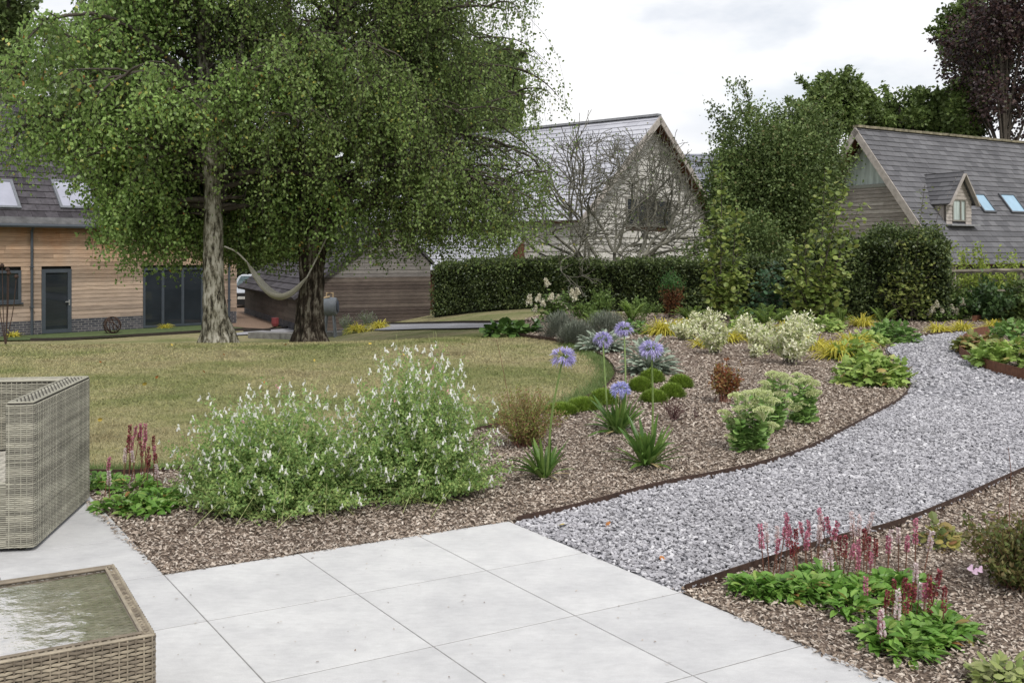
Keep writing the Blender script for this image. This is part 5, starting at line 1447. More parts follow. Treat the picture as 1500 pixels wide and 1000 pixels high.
def hydrangea(lab, px, r, h, n, heads, sc=1., grp='cream hydrangeas'):
    root, x, y, pt = twiggy('hydrangea', lab, px, r, h, 26, 10, .05, m_hyl, m_branch, up=.5, rad=.006, group=grp, lo=.3)
    for o in list(root.children):
        if o.name.startswith('foliage'): bpy.data.objects.remove(o)
    P = along(pt, n, .15, 1.) + R.normal(0, .05, (n, 3)) + v3(x, y, 0); lm = MB(); leafset(lm, P, unit(R.normal(0, 1, (n, 3)) * np.array([1, 1, .5])), R.uniform(.07, .13, n), OVAL); lm.build('foliage', m_hyl, root)
    for (u, v) in heads:
        yy = y + R.uniform(-.2, .1); newobj('flower_panicle', PN[R.integers(0, 2)], root, (xat(u, yy) - x, yy - y, zat(v, yy) - .07), (R.normal(0, .25), R.normal(0, .25), R.uniform(0, 6)), sc * R.uniform(.85, 1.15))


hydrangea('cream flowered panicle hydrangea standing behind the grey lavender bushes', (812, 472), .55, .85, 520, [(803, 414), (774, 441), (787, 437), (806, 436), (816, 440), (783, 452), (838, 430), (846, 426), (842, 436), (796, 443), (829, 448)], .95)
hydrangea('low white flowered bush at the left of the three before the fence', (1372, 470), .36, .3, 180, [(1366, 452), (1372, 446), (1380, 454), (1362, 458)], .8, 'white flowered bushes by the fence')
hydrangea('low white flowered bush in the middle of the three before the fence', (1402, 468), .36, .32, 180, [(1397, 452), (1405, 447), (1410, 443), (1400, 457)], .8, 'white flowered bushes by the fence')
hydrangea('low white flowered bush at the right of the three before the fence', (1450, 468), .4, .3, 200, [(1440, 455), (1450, 452), (1457, 457), (1478, 459), (1448, 459)], .8, 'white flowered bushes by the fence')
m_bk = M_leaf('fresh_green_leaf', [(.09, .15, .035), (.13, .21, .05), (.19, .27, .07)], .35, (4, .75, 1.15))
twiggy('tall_leafy_plant', 'upright fresh green leafy stems between the hydrangea and the arching fern', (882, 470), .36, .80, 22, 900, .09, m_bk, m_stem_green, 'plant', .9, .005, wl=.2)
twiggy('tall_leafy_plant', 'bushy yellow green plant just right of the hydrangea', (858, 473), .40, .5, 24, 900, .08, m_bk, m_stem_green, 'plant', .6, .005, wl=.24)
twiggy('tall_leafy_plant', 'spreading green plant with flat pale flower plates behind the silver plants', (940, 470), .5, .6, 26, 1000, .07, m_bk, m_stem_green, 'plant', .6, .005, wl=.24)
m_ac = M_leaf('acer_green_leaf', [(.05, .13, .03), (.08, .18, .045)], .3, (4, .7, 1.15)); m_acr = M_leaf('acer_red_leaf', [(.13, .055, .02), (.2, .07, .03), (.09, .09, .03)], .3, (4, .7, 1.15))
root, x, y, pt = twiggy('small_acer', 'small feathery tree with green top and rusty lower leaves before the hedge', (984, 466), .26, 1.22, 26, 10, .05, m_ac, m_branch, up=1.0, rad=.006, lo=.3)
for o in list(root.children):
    if o.name.startswith('foliage'): bpy.data.objects.remove(o)
P = along(pt, 3000, .2, 1.) + R.normal(0, .07, (3000, 3)) + v3(x, y, 0); hi = P[:, 2] > .72 + R.normal(0, .06, 3000)
for msk, mt_, nm in ((hi, m_ac, 'green_foliage'), (~hi, m_acr, 'rusty_foliage')):
    q = P[msk]; lm = MB(); quads(lm, q, rdir(len(q)), .07, .012); lm.build(nm, mt_, root)

m_haz = M_leaf('round_hazel_leaf', [(.12, .18, .035), (.18, .25, .055), (.25, .32, .085), (.33, .36, .10)], .35, (2.2, .65, 1.2), .45)


def hazel(lab, px, tips, n, leaf, name='hazel_tree', low=.15, spread=.1, mat=None, cat='tree'):
    root, x, y = plant(name, lab, cat, px, 'round leaved young hazels' if name == 'hazel_tree' else None); st = MB(); LP = []
    for (u, v, w) in tips:
        yy = y + R.normal(0, .22); e = v3(xat(u, yy), yy, zat(v, yy)); s = v3(x + R.normal(0, .1), y + R.normal(0, .08), 0)
        q = interp_path([s, s * .55 + e * .45 + v3(R.normal(0, .06), 0, .1), e], 12); st.tube(q, np.linspace(.022 * w, .005, 12), 5)
        m_ = int(n * w * 1.6); t = R.uniform(low, 1., m_) * 11; i = np.minimum(10, t.astype(int)); X = q[i] + (q[i + 1] - q[i]) * (t - i)[:, None]
        off = rdir(m_) * np.array([1, 1, .6]) * (spread * 2 + .62 * (1 - t / 11)[:, None] ** 1.1) * R.uniform(.2, 1, (m_, 1)); LP.append(X + off)
        for k in range(m_ // 7): st.tube(np.array([X[k], X[k] + off[k]]), [.005, .002], 3, cap=False)
    st.build('stems', m_branch, root); P = np.concatenate(LP); P[:, 2] = np.maximum(P[:, 2], .1); n = len(P)
    D = unit(R.normal(0, 1, (n, 3)) * np.array([1, 1, .5]) + v3(0, 0, -.25)); lm = MB(); leafset(lm, P, D, leaf * R.uniform(.55, 1.2, n), ROUND); lm.build('foliage', mat or m_haz, root)


hazel('slim round leaved hazel rising in front of the big dark tree, left of the other', (1062, 468), [(1057, 236, 1.1), (1046, 300, .9), (1080, 300, .9), (1030, 318, .8), (1088, 350, .7), (1036, 370, .6), (1075, 395, .8), (1098, 395, .5), (1050, 420, .8)], 100, .125)
hazel('round leaved hazel rising before the slate house gable, right of the other', (1196, 474), [(1208, 250, 1.), (1240, 262, .8), (1262, 296, .55), (1222, 300, .9), (1180, 340, .7), (1160, 350, .6), (1240, 340, .8), (1150, 390, .7), (1212, 380, .9), (1238, 400, .6), (1135, 420, .7), (1170, 420, .8), (1195, 430, .9)], 100, .12)
hazel('sparse twiggy yellow green shrub climbing in front of the tall clipped hedge', (1335, 470), [(1355, 270, .3), (1378, 300, .3), (1320, 350, .7), (1345, 345, .7), (1362, 350, .7), (1305, 400, .6), (1385, 360, .5), (1330, 410, .8), (1356, 420, .8), (1290, 420, .4)], 150, .08, 'twiggy_shrub', .15, .1, M_leaf('small_yellow_green_leaf', [(.11, .15, .035), (.17, .21, .05), (.26, .28, .08)], .3, (2.5, .6, 1.2)), 'shrub')
hazel('blue green leafy bush tucked between the two young hazels', (1122, 472), [(1118, 400, .8), (1130, 385, .8), (1140, 410, .8), (1110, 430, .7), (1132, 440, .8)], 90, .11, 'leafy_bush', .1, .16, M_leaf('blue_green_leaf', [(.045, .1, .05), (.07, .14, .07)], .3), 'shrub')
m_lime = M_leaf('lime_feathery_leaf', [(.19, .27, .04), (.27, .35, .06), (.36, .42, .1)], .35, (2, .7, 1.2))
for lab, u, v, Y, r, h, mat, lf in (('lime green feathery shrub behind the fence, left of the other', 1422, 0, 25.6, .8, 1.95, m_lime, .1), ('lime green feathery shrub behind the fence at the right edge', 1478, 0, 25.8, .8, 1.72, m_lime, .1), ('dark glossy bush growing under the fence rail at the right', 1452, 0, 23.4, .75, 1.0, M_leaf('glossy_dark_leaf', [(.035, .075, .025), (.06, .11, .035), (.09, .15, .05)], .2, (3, .6, 1.2), .35), .14), ('dark glossy bush in front of the fence at the right edge', 1492, 0, 23.2, .6, 1.05, m_oak, .13), ('dark leafy bush beside the left fence post', 1378, 0, 24.2, .55, 1.35, m_dark, .1), ('low olive shrub at the foot of the left fence post', 1408, 0, 24.0, .5, .8, m_bk, .09)):
    twiggy('fence_side_shrub', lab, (u, V0 + H * F / Y), r * .8, h, 44, 2300, lf, mat, m_branch, up=.35, rad=.006, lo=.1, wl=.3, group='shrubs along the wooden fence')

# --- post and rail fence
fp = [(xat(1360, 24.6), 24.6), (xat(1389, 24.4), 24.4), (xat(1497, 24.0), 24.0), (xat(1620, 23.6), 23.6)]
fen = thing('wooden_fence', 'weathered grey post and rail fence at the far right', 'fence', (fp[1][0], fp[1][1], 0))
m_fen = M_plain('silver_oak_rail', (.17, .15, .12), .9, .45, 6, stretch=(1, 1, 4))
for i, (x, y) in enumerate(fp):
    if i == 0: continue
    mb = MB(); mb.box((x, y, .55), (.16, .16, 1.3)); mb.build('post', m_fen, fen)
for z in (1.13, .62):
    for i in range(3):
        if i == 0: a, b = fp[0], fp[1]
        else: a, b = fp[i], fp[i + 1]
        mb = MB(); q = interp_path([(a[0], a[1] - .1, z - (.06 if i == 0 else 0)), ((a[0] + b[0]) / 2, (a[1] + b[1]) / 2 - .1, z + .03), (b[0], b[1] - .1, z + .05)], 8); mb.tube(q, .05, 6, .12); mb.build('rail', m_fen, fen)

# ------------------------------------------------------------------ wicker seat and table
def M_wicker(name, cols, scale=9, st_=(1.6, 1.6, .35)):
    m, t, b, out = nt(name)
    g = t.nodes.new('ShaderNodeNewGeometry'); r = ramp(t, cols); t.links.new(g.outputs['Random Per Island'], r.inputs[0])
    n = noise(t, scale, 3, .6, stretch=st_); c = ramp(t, [(.74, .74, .74), (1.14, 1.14, 1.14)], [.33, .66]); t.links.new(n.outputs[0], c.inputs[0])
    t.links.new(mul(t, r.outputs[0], c.outputs[0]), b.inputs['Base Color']); b.inputs['Roughness'].default_value = .55; b.inputs['Specular IOR Level'].default_value = .3
    return m


m_wk = M_wicker('grey_wicker_strand', [(.19, .182, .15), (.285, .275, .225), (.40, .385, .315), (.24, .228, .185)], 5, (.6, .6, 2.6))
m_wk2 = M_wicker('tan_wicker_strand', [(.12, .098, .072), (.215, .18, .135), (.32, .275, .205), (.18, .15, .112)], 12)
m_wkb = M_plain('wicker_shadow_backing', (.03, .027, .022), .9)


def weave_path(mb, line, z0, z1, pitch, rib, amp=.0014, closed=False):
    """horizontal strands woven in and out of upright ribs along a plan line"""
    p = np.array(line, float); d = np.concatenate([[0], np.cumsum(np.linalg.norm(np.diff(p, axis=0), axis=1))])
    k = max(2, int(d[-1] / (rib / 3))); s = np.linspace(0, d[-1], k); x = np.interp(s, d, p[:, 0]); y = np.interp(s, d, p[:, 1])
    tx = np.gradient(x); ty = np.gradient(y); L = np.hypot(tx, ty); nx, ny = ty / L, -tx / L
    for j in range(int((z1 - z0) / pitch)):
        zc = z0 + (j + .5) * pitch; off = amp * np.sin(np.pi * s / rib + j * np.pi) + amp
        wv = .0006 * np.sin(s * 37 + j)
        rows = []
        for dz, do in ((-.42, -.0028), (-.2, .0012), (.2, .0012), (.42, -.0028)):
            rows.append(np.stack([x + nx * (off + do), y + ny * (off + do), np.full(k, zc + dz * pitch) + wv], 1))
        v = np.stack(rows, 1).reshape(-1, 3); i = np.arange(k - 1)[:, None] * 4; c = np.arange(3)[None]
        mb.add(v, np.stack([i + c, i + 4 + c, i + 5 + c, i + 1 + c], -1).reshape(-1, 4))
    for j in range(int(d[-1] / rib)):
        s0 = (j + .5) * rib; a = np.interp(s0, d, p[:, 0]); b = np.interp(s0, d, p[:, 1]); q = int(np.clip(s0 / d[-1] * (k - 1), 0, k - 1))
        mb.tube([(a + nx[q] * amp, b + ny[q] * amp, z0), (a + nx[q] * amp, b + ny[q] * amp, z1)], .003, 4)


def weave_flat(mb, O, Uv, Vv, Nv, lu, lv, pitch, rib, amp=.002):
    k = max(2, int(lu / (rib / 3))); s = np.linspace(0, lu, k)
    for j in range(int(lv / pitch)):
        c0 = (j + .5) * pitch; off = amp * np.sin(np.pi * s / rib + j * np.pi) + amp; rows = []
        for dz, do in ((-.46, -.002), (-.2, .001), (.2, .001), (.46, -.002)):
            rows.append(O + Uv * s[:, None] + Vv * (c0 + dz * pitch) + Nv * (off + do)[:, None])
        v = np.stack(rows, 1).reshape(-1, 3); i = np.arange(k - 1)[:, None] * 4; c = np.arange(3)[None]
        mb.add(v, np.stack([i + c, i + 1 + c, i + 5 + c, i + 4 + c], -1).reshape(-1, 4))


def arc(c, r, a0, a1, n=6):
    return [(c[0] + r * math.cos(a), c[1] + r * math.sin(a)) for a in np.linspace(a0, a1, n)]


Nn = np.array(G(50, 807)); dS = np.array([-.155, .988]); eL = np.array([-.988, -.155]); SD = 1.13; SH_ = .80; AT = .142
sofa = thing('wicker_armchair', 'grey woven wicker garden seat with high arm at the left edge', 'sofa', (Nn[0], Nn[1], 0))
loc = lambda a, b: Nn + eL * a + dS * b          # a to the left, b towards the lawn


def base_box(mb, a0, a1, b0, b1, z0, z1):
    q = [loc(a0, b0), loc(a1, b0), loc(a1, b1), loc(a0, b1)]
    mb.prism([(x, y, z0) for x, y in q], (0, 0, z1 - z0))


P_ = .0105; RB = .03; rc = .03
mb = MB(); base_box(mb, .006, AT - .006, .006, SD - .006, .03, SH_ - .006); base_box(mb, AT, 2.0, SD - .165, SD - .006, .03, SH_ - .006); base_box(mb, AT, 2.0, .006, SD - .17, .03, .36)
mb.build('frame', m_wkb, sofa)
ln_ = [loc(AT, 0), loc(rc + .01, 0)] + [loc(rc - rc * math.sin(t), rc - rc * math.cos(t)) for t in np.linspace(0, 1.57, 6)] + [loc(0, SD - rc - .01)] + [loc(rc - rc * math.cos(t), SD - rc + rc * math.sin(t)) for t in np.linspace(0, 1.57, 6)] + [loc(2.0, SD)]
mb = MB(); weave_path(mb, ln_, .02, SH_ - .012, P_, RB)
weave_path(mb, [loc(AT, SD - .165), loc(AT, .0)], .37, SH_ - .012, P_, RB)
e3 = v3(eL[0], eL[1], 0); s3 = v3(dS[0], dS[1], 0); l3 = lambda a, b, z: v3(*loc(a, b), z)
weave_flat(mb, l3(.012, .012, SH_ - .008), s3, e3, Zv, SD - .02, AT - .02, P_, RB)
weave_flat(mb, l3(.0, SD, SH_ - .02), v3(0, 0, 0), s3, Zv, .01, .01, P_, RB) if False else None
mb.build('arm', m_wk, sofa)
mb = MB(); weave_path(mb, [loc(2.0, SD - .165), loc(AT, SD - .165)], .37, SH_ - .012, P_, RB)
weave_flat(mb, l3(AT - .004, SD - .165, SH_ - .0079), e3, s3, Zv, 2.0 - AT, .155, P_, RB); mb.build('backrest', m_wk, sofa)
mb = MB(); weave_flat(mb, l3(AT, .02, .362), e3, s3, Zv, 1.8, SD - .19, P_ * 1.6, RB * 1.5); mb.build('seat', M_wicker('pale_wicker_seat', [(.33, .315, .27), (.42, .40, .35), (.5, .48, .42)]), sofa)
mb = MB(); weave_path(mb, [loc(2.0, 0.0), loc(AT, 0.0)], .02, .37, P_, RB); mb.build('seat_front', m_wk, sofa)
mb = MB()
for q in ([l3(AT - .01, .012, SH_ - .004), l3(.012, .012, SH_ - .004), l3(.012, SD - .012, SH_ - .004)], [l3(AT - .01, .01, SH_ - .004), l3(AT - .006, SD - .165, SH_ - .004), l3(2., SD - .165, SH_ - .004)], [l3(.012, SD - .012, SH_ - .004), l3(2., SD - .012, SH_ - .004)], [l3(AT, .01, .365), l3(2., .01, .365)]):
    mb.tube(np.array(interp_path(q, 30)) if len(q) == 2 else np.array(q), .007, 6)
mb.build('braided_edge', m_wk, sofa)
for (a, b) in ((.08, .06), (.08, SD - .08), (1.9, .06), (1.9, SD - .08)):
    mb = MB(); mb.lathe((*loc(a, b), 0), [(.0, 0), (.022, 0), (.022, .03), (0, .03)], 10); mb.build('foot', m_wkb, sofa)

TH = .42
Tc = v3(-1.112, 3.085, 0); tU = unit(v3(-.868, -.49, 0)); tV = unit(v3(-.525, .85, 0)); tV = unit(tV - tU * np.dot(tU, tV) * .55)
table = thing('wicker_coffee_table', 'tan woven wicker coffee table with wet glass top in the bottom left corner', 'table', tuple(Tc))
TL, TW = 1.15, .80
tp = lambda a, b, z=0: Tc + tU * a + tV * b + Zv * z
cor = [tp(0, 0), tp(TL, 0), tp(TL, TW), tp(0, TW)]
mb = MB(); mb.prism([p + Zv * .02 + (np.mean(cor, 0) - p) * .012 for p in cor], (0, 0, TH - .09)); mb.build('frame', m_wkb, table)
mb = MB(); r_ = .018
ring = [tp(TL, 0)[:2], tp(.02, 0)[:2]] + [(tp(.02, .02) - tU * .02 * math.sin(t) - tV * .02 * math.cos(t))[:2] for t in np.linspace(.1, 1.5, 5)] + [tp(0, TW - .02)[:2]] + [(tp(.02, TW - .02) - tU * .02 * math.cos(t) + tV * .02 * math.sin(t))[:2] for t in np.linspace(.1, 1.5, 5)] + [tp(TL, TW)[:2], tp(TL, 0)[:2]]
weave_path(mb, ring[::-1][1:] if False else ring, .015, TH - .012, .0118, .024, .003)
sides = mb.build('woven_sides', m_wk2, table)
mb = MB(); RW = .033
for (O_, a_, b_, l_) in ((tp(0, .0, TH - .013), tU, tV, TL), (tp(0, TW - RW, TH - .013), tU, tV, TL)):
    weave_flat(mb, O_, b_, a_, Zv, RW, l_, .0125, .012, .002)
for (O_, l_) in ((tp(.0, RW, TH - .013), TW - 2 * RW), (tp(TL - RW, RW, TH - .013), TW - 2 * RW)):
    weave_flat(mb, O_, tU, tV, Zv, RW, l_, .0125, .012, .002)
for (p, q) in ((tp(.004, .004, TH - .01), tp(TL, .004, TH - .01)), (tp(.004, .004, TH - .01), tp(.004, TW, TH - .01)), (tp(.004, TW - .004, TH - .01), tp(TL, TW - .004, TH - .01)), (tp(RW, RW, TH - .008), tp(RW, TW - RW, TH - .008)), (tp(RW, TW - RW, TH - .008), tp(TL, TW - RW, TH - .008)), (tp(RW, RW, TH - .008), tp(TL, RW, TH - .008))):
    mb.tube(interp_path([p, q], 20), .0055, 6)
mb.build('rim', m_wk2, table)
mb = MB(); mb.poly([tp(RW, RW, TH - .031), tp(RW, TW - RW, TH - .031), tp(TL - RW, TW - RW, TH - .031), tp(TL - RW, RW, TH - .031)]); mb.build('shelf_board', M_plain('tan_shelf_board', (.5, .45, .39), .8), table)
mb = MB(); weave_flat(mb, tp(RW, RW, TH - .026), tU, tV, Zv, TL - 2 * RW, TW - 2 * RW, .0135, .026, .0015); mb.build('woven_shelf', M_wicker('greenish_wicker', [(.58, .52, .45), (.66, .6, .53), (.74, .69, .62)]), table)


def M_wet():
    m, t, b, out = nt('wet_glass_top')
    b.inputs['Base Color'].default_value = (.85, .9, .9, 1); b.inputs['Roughness'].default_value = .02; b.inputs['IOR'].default_value = 1.9
    b.inputs['Transmission Weight'].default_value = 0
    tr = t.nodes.new('ShaderNodeBsdfTransparent'); tr.inputs[0].default_value = (.92, .91, .90, 1)
    gl = t.nodes.new('ShaderNodeBsdfGlossy'); gl.inputs['Roughness'].default_value = .07
    lw = t.nodes.new('ShaderNodeLayerWeight'); fr = t.nodes.new('ShaderNodeMath'); fr.operation = 'MULTIPLY_ADD'; fr.inputs[1].default_value = .8; fr.inputs[2].default_value = .14; t.links.new(lw.outputs['Facing'], fr.inputs[0])
    n = noise(t, 16, 3, .55, stretch=(1, 1, 1)); n2 = noise(t, 4, 2, .5); mlt = t.nodes.new('ShaderNodeMath'); mlt.operation = 'MULTIPLY'; t.links.new(n.outputs[0], mlt.inputs[0]); t.links.new(n2.outputs[0], mlt.inputs[1])
    bp = t.nodes.new('ShaderNodeBump'); bp.inputs['Strength'].default_value = .5; bp.inputs['Distance'].default_value = .006; t.links.new(mlt.outputs[0], bp.inputs['Height'])
    t.links.new(bp.outputs[0], gl.inputs['Normal']); t.links.new(bp.outputs[0], lw.inputs['Normal'])
    mx = t.nodes.new('ShaderNodeMixShader'); t.links.new(fr.outputs[0], mx.inputs[0]); t.links.new(tr.outputs[0], mx.inputs[1]); t.links.new(gl.outputs[0], mx.inputs[2])
    t.links.new(mx.outputs[0], out.inputs[0])
    return m


mb = MB(); q = [tp(RW - .003, RW - .003, TH - .014), tp(TL - RW, RW - .003, TH - .014), tp(TL - RW, TW - RW + .003, TH - .014), tp(RW - .003, TW - RW + .003, TH - .014)]; mb.poly(q[::-1]); mb.build('glass_top', M_wet(), table)

# ------------------------------------------------------------------ things beyond the lawn
# hammock
Yh = 20.1
hm = thing('hammock', 'pale rope hammock slung between the two birch trunks', 'hammock', (xat(415, Yh), Yh, float(tz(xat(415, Yh), Yh))))
m_rope = M_plain('pale_rope', (.50, .48, .42), .9, .2, 40)
ctr = [(xat(u, y), y, zat(v, y)) for u, v, y in ((361, 383, 19.6), (372, 405, 19.7), (385, 424, 19.8), (398, 436, 19.9), (413, 440, 20.), (428, 434, 20.1), (440, 421, 20.15), (449, 407, 20.2))]
q = interp_path(ctr, 30); mb = MB(); w = .03 + .40 * np.sin(np.linspace(0, np.pi, 30)) ** .8; a = np.linspace(-1.25, 1.25, 11)
v = q[:, None] + np.stack([0 * a[None] * w[:, None], np.sin(a)[None] * w[:, None] * .8, (1 - np.cos(a))[None] * w[:, None] * .42 + 0.012 * np.sin(a * 9)[None]], -1)
i = np.arange(29)[:, None] * 11; c = np.arange(10)[None]; mb.add(v.reshape(-1, 3), np.stack([i + c, i + c + 1, i + 12 + c, i + 11 + c], -1).reshape(-1, 4)); mb.build('bed', m_rope, hm, True)
for pts_ in ([(329, 361, 19.25), (346, 368, 19.45), (361, 383, 19.6)], [(449, 407, 20.2), (462, 382, 20.25), (480, 345, 20.4)]):
    mb = MB(); mb.tube(interp_path([(xat(u, y), y, zat(v, y)) for u, v, y in pts_], 10), .016, 6); mb.build('rope', m_rope, hm)

# wire ball and seed-head sculpture
q = ray(164, 478, P0 + N * 1.3, N); zb_ = float(tz(q[0], q[1]))
mb = MB()
for k in range(10):
    n_ = rdir(1)[0]; a_ = unit(np.cross(n_, rdir(1)[0])); b_ = np.cross(n_, a_); t = np.linspace(0, 2 * np.pi, 25)[:, None]; o_ = n_ * R.uniform(-.12, .12); rr = math.sqrt(.28 ** 2 - np.dot(o_, o_))
    mb.tube(v3(q[0], q[1], zb_ + .27) + o_ + (a_ * np.cos(t) + b_ * np.sin(t)) * rr, .013, 5)
single(mb, 'wire_ball_sculpture', m_steel, 'rusty ball of woven metal bands on the grass before the brick plinth', 'sculpture', (q[0], q[1], zb_))
Ys = 27.5; xs_ = xat(8, Ys); zs_ = float(tz(xs_, Ys))
sc_ = thing('seed_head_sculpture', 'rusty metal sculpture of tall rods with round seed heads at the left edge', 'sculpture', (xs_, Ys, zs_))
for (u, v) in ((3, 389), (11, 395), (13, 400), (24, 405), (-4, 398)):
    mb = MB(); tp_ = v3(xat(u, Ys), Ys, zat(v, Ys)); so = None
    mb.tube(interp_path([(xs_, Ys, zs_ - .05), (xs_ + (tp_[0] - xs_) * .75, Ys, zs_ + 1.0), tp_], 10), .012, 5); so = mb.build('rod', m_steel, sc_)
    mb = MB(); mb.lathe(tp_, [(0, -.05), (.04, -.045), (.062, -.01), (.05, .03), (.03, .045), (.045, .06), (0, .062)], 10); mb.build('seed_head', m_steel, sc_, True)

# hose reel, sleepers
Yr = 30.5; xr = xat(484, Yr); zr = float(tz(xr, Yr)) ; cz = zat(449, Yr)
hr = thing('hose_reel', 'grey drum hose reel with sandy top handle beside the dark birch trunk', 'hose reel', (xr, Yr, zr))
m_drum = M_plain('grey_plastic_drum', (.15, .165, .185), .5, .15, 8); m_sand = M_plain('sandy_plastic', (.46, .34, .20), .5, .15, 8)
mb = MB(); mb.lathe((xr - .02, Yr, cz), [(0, -.24), (.25, -.24), (.29, -.2), (.29, .12), (.27, .2), (.22, .24), (.21, .225), (.12, .225), (.1, .245), (0, .245)], 28, axis=0); mb.build('drum', m_drum, hr, True)
mb = MB(); mb.lathe((xr + .235, Yr, cz), [(0, -.01), (.17, -.01), (.175, .01), (0, .012)], 20, axis=0); mb.build('hub_plate', M_plain('dark_drum_face', (.07, .085, .12), .5), hr)
mb = MB(); mb.box((xr - .3, Yr - .02, cz + .05), (.22, .34, .36)); mb.tube(interp_path([(xr - .38, Yr - .12, cz + .22), (xr - .2, Yr - .12, cz + .27), (xr, Yr - .1, cz + .31)], 8), .03, 6); mb.build('hose_guide', m_sand, hr)
mb = MB(); mb.tube([(xr - .12, Yr, cz + .26), (xr - .12, Yr, cz + .42), (xr + .08, Yr, cz + .42), (xr + .08, Yr, cz + .26)], .028, 6); mb.build('handle', m_sand, hr)
for (dx, dy) in ((-.18, -.15), (-.18, .15), (.16, -.15), (.16, .15)):
    mb = MB(); mb.tube([(xr + dx * .6, Yr + dy * .8, cz - .2), (xr + dx, Yr + dy, zr - .02)], .028, 6); mb.build('leg', m_drum, hr)
m_sleeper = M_plain('grey_sleeper', (.17, .165, .155), .9, .3, 9)
for lab, u, v, Y, rz, L in (('left grey sleeper step before the outbuilding wall', 392, 474, 31.2, -.35, 1.15), ('middle grey sleeper step before the outbuilding wall', 424, 473, 31.0, -.35, 1.0), ('grey slab under the hose reel', 470, 471, 31., .1, 1.3)):
    x = xat(u, Y); z = float(tz(x, Y)); h_ = .15; mb = MB(); mb.box((x, Y, z + h_ / 2 - .02), (L, .45, h_ + .04), rz); single(mb, 'sleeper_step', m_sleeper, lab, 'sleeper', (x, Y, z - .04), 'sleepers by the outbuilding')
x, Y = xat(403, 31.8), 31.8; z = float(tz(x, Y)); mb = MB(); mb.lathe((x, Y, z + .0), [(0, .3), (.09, .3), (.12, .38), (.12, .56), (.13, .57), (.11, .57), (0, .5)], 12); single(mb, 'red_pot', M_plain('red_pot_glaze', (.16, .03, .035), .5), 'small dark red pot behind the left sleeper step', 'pot', (x, Y, z))

# --- parked car
Yc = 47.5; xc = xat(357, Yc); zc_ = float(tz(xc, Yc)) - .035
car = thing('parked_car', 'silver and black car parked beyond the timber house corner', 'car', (xc, Yc, zc_))
m_sil = M_plain('silver_car_paint', (.46, .48, .52), .25, .04, 2, .5); m_blk = M_plain('black_car_trim', (.018, .018, .02), .4, .1, 4)
prof = [(0, .25), (-.02, .55), (.03, .78), (.2, .92), (1.05, 1.05), (1.75, 1.52), (2.2, 1.62), (3.3, 1.6), (4.1, 1.35), (4.3, .95), (4.35, .5), (4.3, .25)]
mb = MB(); ws = []
for (yy, zz) in prof:
    t = max(0, (zz - .9) / .7); ws.append(.9 - .18 * t - (.06 if yy < .1 or yy > 4.2 else 0))
n = len(prof); vs = []
for s_ in (-1, -.8, 0, .8, 1):
    for (yy, zz), w in zip(prof, ws): vs.append((xc + s_ * w, Yc + yy + .12 * abs(s_) ** 3 * (1 if yy < 1 else 0), zc_ + zz - .03 * abs(s_) ** 4))
fs = [[c * n + i, c * n + (i + 1) % n, (c + 1) * n + (i + 1) % n, (c + 1) * n + i] for c in range(4) for i in range(n)]
mb.add(vs, fs); mb.F.append(np.array([list(range(n))[::-1]])); mb.F.append(np.array([[4 * n + i for i in range(n)]])); mb.build('body', m_sil, car)
mb = MB(); mb.add([(xc - .68, Yc + 1.05, zc_ + 1.075), (xc + .68, Yc + 1.05, zc_ + 1.075), (xc + .6, Yc + 1.72, zc_ + 1.535), (xc - .6, Yc + 1.72, zc_ + 1.535)], [[0, 1, 2, 3]]); mb.build('windscreen', M_glass('tinted_windscreen', (.08, .11, .12)), car)
mb = MB(); mb.box((xc, Yc - .02, zc_ + .66), (1.15, .07, .17)); mb.box((xc, Yc - .03, zc_ + .33), (1.66, .12, .28)); mb.build('grille', m_blk, car)
for s_ in (-1, 1):
    mb = MB(); mb.box((xc + s_ * .7, Yc + .06, zc_ + .72), (.3, .12, .16)); mb.build('headlight', M_plain('headlight_glass', (.7, .72, .75), .15), car)
    mb = MB(); mb.box((xc + s_ * .98, Yc + 1.3, zc_ + 1.08), (.2, .1, .15)); mb.build('mirror', m_blk, car)
    for yy in (.85, 3.5):
        mb = MB(); mb.lathe((xc + s_ * .84, Yc + yy, zc_ + .33), [(.19, -.1), (.33, -.1), (.34, 0), (.33, .1), (.19, .1)], 20, axis=0); wh = mb.build('wheel', m_blk, car)
        mb = MB(); mb.lathe((xc + s_ * .84, Yc + yy, zc_ + .33), [(0, -.08), (.2, -.08), (.2, .08), (0, .08)], 14, axis=0); mb.build('rim', m_grey_metal, wh)
mb = MB(); mb.box((xc, Yc - .075, zc_ + .53), (.52, .02, .115)); pl = mb.build('number_plate', M_plain('white_plate', (.75, .75, .72), .5, .02), car)
cu = bpy.data.curves.new('lettering', 'FONT'); cu.body = 'WG20 FFO'; cu.size = .1; cu.align_x = 'CENTER'; cu.align_y = 'CENTER'; cu.extrude = .002
to = bpy.data.objects.new('lettering_tmp', cu); C.objects.link(to); bpy.context.view_layer.update()
me = bpy.data.meshes.new_from_object(to.evaluated_get(bpy.context.evaluated_depsgraph_get())); bpy.data.objects.remove(to); me.materials.clear(); me.materials.append(m_blk)
newobj('lettering', me, pl, (0, -.09, .53), (math.pi / 2, 0, 0))

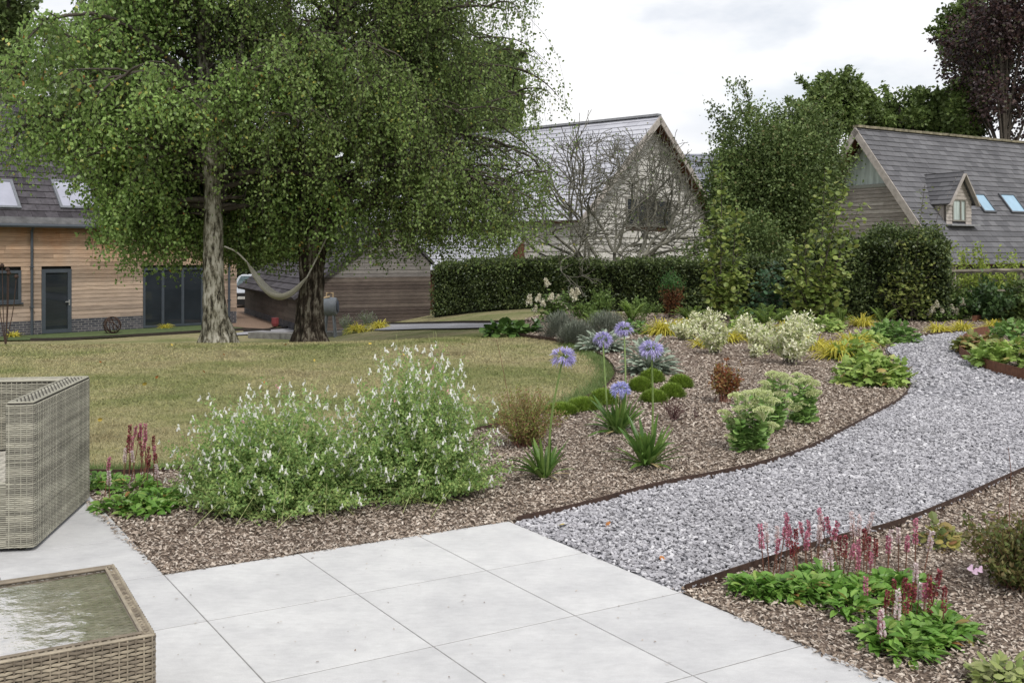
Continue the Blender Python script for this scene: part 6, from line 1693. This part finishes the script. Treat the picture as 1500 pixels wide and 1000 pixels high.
# --- fallen leaves
mb = MB(); leafset(mb, np.zeros((1, 3)), v3(1, 0, .1)[None], .05, ROUND); LF = [mesh_of(mb, 'fallen_leaf', M_plain('yellow_' + k, c, .7)) for k, c in (('leaf', (.5, .38, .08)), ('orange_leaf', (.42, .17, .05)))]
for (u, v) in ((149, 531), (215, 564), (232, 553), (150, 616), (60, 590), (330, 520), (420, 505), (540, 503), (590, 520), (300, 545), (460, 530), (680, 505), (715, 540), (250, 505), (385, 560)):
    x, y = G(u, v); o = newobj('fallen_leaf', LF[R.integers(0, 2)], None, (x, y, float(tz(x, y)) + .012), (R.normal(0, .2), R.normal(0, .2), R.uniform(0, 6)), R.uniform(.7, 1.2)); tag(o, 'small yellow or orange fallen leaf lying on the dry lawn', 'leaf', 'fallen leaves on the lawn')
for lab, u, v, k in (('yellow leaf on the gravel close to the patio corner', 824, 771, 0), ('orange leaf on the gravel just right of the yellow one', 888, 770, 1), ('brown curled leaf on the gravel half way along the patio edge', 966, 821, 1)):
    x, y = G(u, v); o = newobj('fallen_leaf', LF[k], None, (x, y, .02), (R.normal(0, .3), R.normal(0, .3), R.uniform(0, 6)), .9); tag(o, lab, 'leaf', 'fallen leaves on the gravel')

# ------------------------------------------------------------------ sky, sun and camera
w = bpy.data.worlds.new('World'); bpy.context.scene.world = w; w.use_nodes = True
t = w.node_tree; bg = t.nodes['Background']
SE, SR = math.radians(50), math.radians(162)     # sun high behind the camera, a little to the right
sky = t.nodes.new('ShaderNodeTexSky'); sky.sky_type = 'NISHITA'; sky.sun_disc = False; sky.sun_elevation = SE; sky.sun_rotation = SR
sky.air_density = 1.; sky.dust_density = 1.5
tc = t.nodes.new('ShaderNodeTexCoord'); mp = t.nodes.new('ShaderNodeMapping'); mp.inputs['Scale'].default_value = (1, 1, 2.6); t.links.new(tc.outputs['Generated'], mp.inputs[0])
n = t.nodes.new('ShaderNodeTexNoise'); n.inputs['Scale'].default_value = 3.1; n.inputs['Detail'].default_value = 6; n.inputs['Roughness'].default_value = .55; t.links.new(mp.outputs[0], n.inputs['Vector'])
cr = ramp(t, [(.45,) * 3, (.85,) * 3, (1, 1, 1)], [.30, .44, .56]); t.links.new(n.outputs[0], cr.inputs[0])
sc = t.nodes.new('ShaderNodeMix'); sc.data_type = 'RGBA'; sc.blend_type = 'MULTIPLY'; sc.inputs[0].default_value = 1; sc.inputs[7].default_value = (1.15,) * 3 + (1,)
t.links.new(sky.outputs[0], sc.inputs[6])
n2 = t.nodes.new('ShaderNodeTexNoise'); n2.inputs['Scale'].default_value = 5.; n2.inputs['Detail'].default_value = 5; t.links.new(mp.outputs[0], n2.inputs['Vector'])
cc = ramp(t, [(10.2, 10.3, 10.7), (11.8, 11.8, 11.9)], [.35, .55]); t.links.new(n2.outputs[0], cc.inputs[0])
mx = t.nodes.new('ShaderNodeMix'); mx.data_type = 'RGBA'; t.links.new(cr.outputs[0], mx.inputs[0]); t.links.new(sc.outputs[2], mx.inputs[6]); t.links.new(cc.outputs[0], mx.inputs[7])
t.links.new(mx.outputs[2], bg.inputs[0]); bg.inputs[1].default_value = .096
sun = bpy.data.lights.new('sun', 'SUN'); sun.energy = 2.5; sun.angle = math.radians(9); sun.color = (1, .96, .9)
so = bpy.data.objects.new('sun', sun); C.objects.link(so)
sd = Vector((math.sin(SR) * math.cos(SE), math.cos(SR) * math.cos(SE), math.sin(SE)))
so.rotation_euler = sd.to_track_quat('Z', 'Y').to_euler(); so.location = (-20, -20, 40)

cam = bpy.data.cameras.new('camera'); co = bpy.data.objects.new('camera', cam); C.objects.link(co)
co.location = (0, 0, H); co.rotation_euler = (math.pi / 2, 0, 0)
cam.sensor_width = 36; cam.lens = F / 1500 * 36; cam.shift_y = -(500 - V0) / 1500; cam.clip_end = 4000; cam.clip_start = .05
bpy.context.scene.camera = co
sc_ = bpy.context.scene
sc_.view_settings.view_transform = 'Standard'; sc_.view_settings.look = 'None'; sc_.view_settings.exposure = 0; sc_.view_settings.gamma = 1
sc_.render.resolution_x = 1024; sc_.render.resolution_y = 682
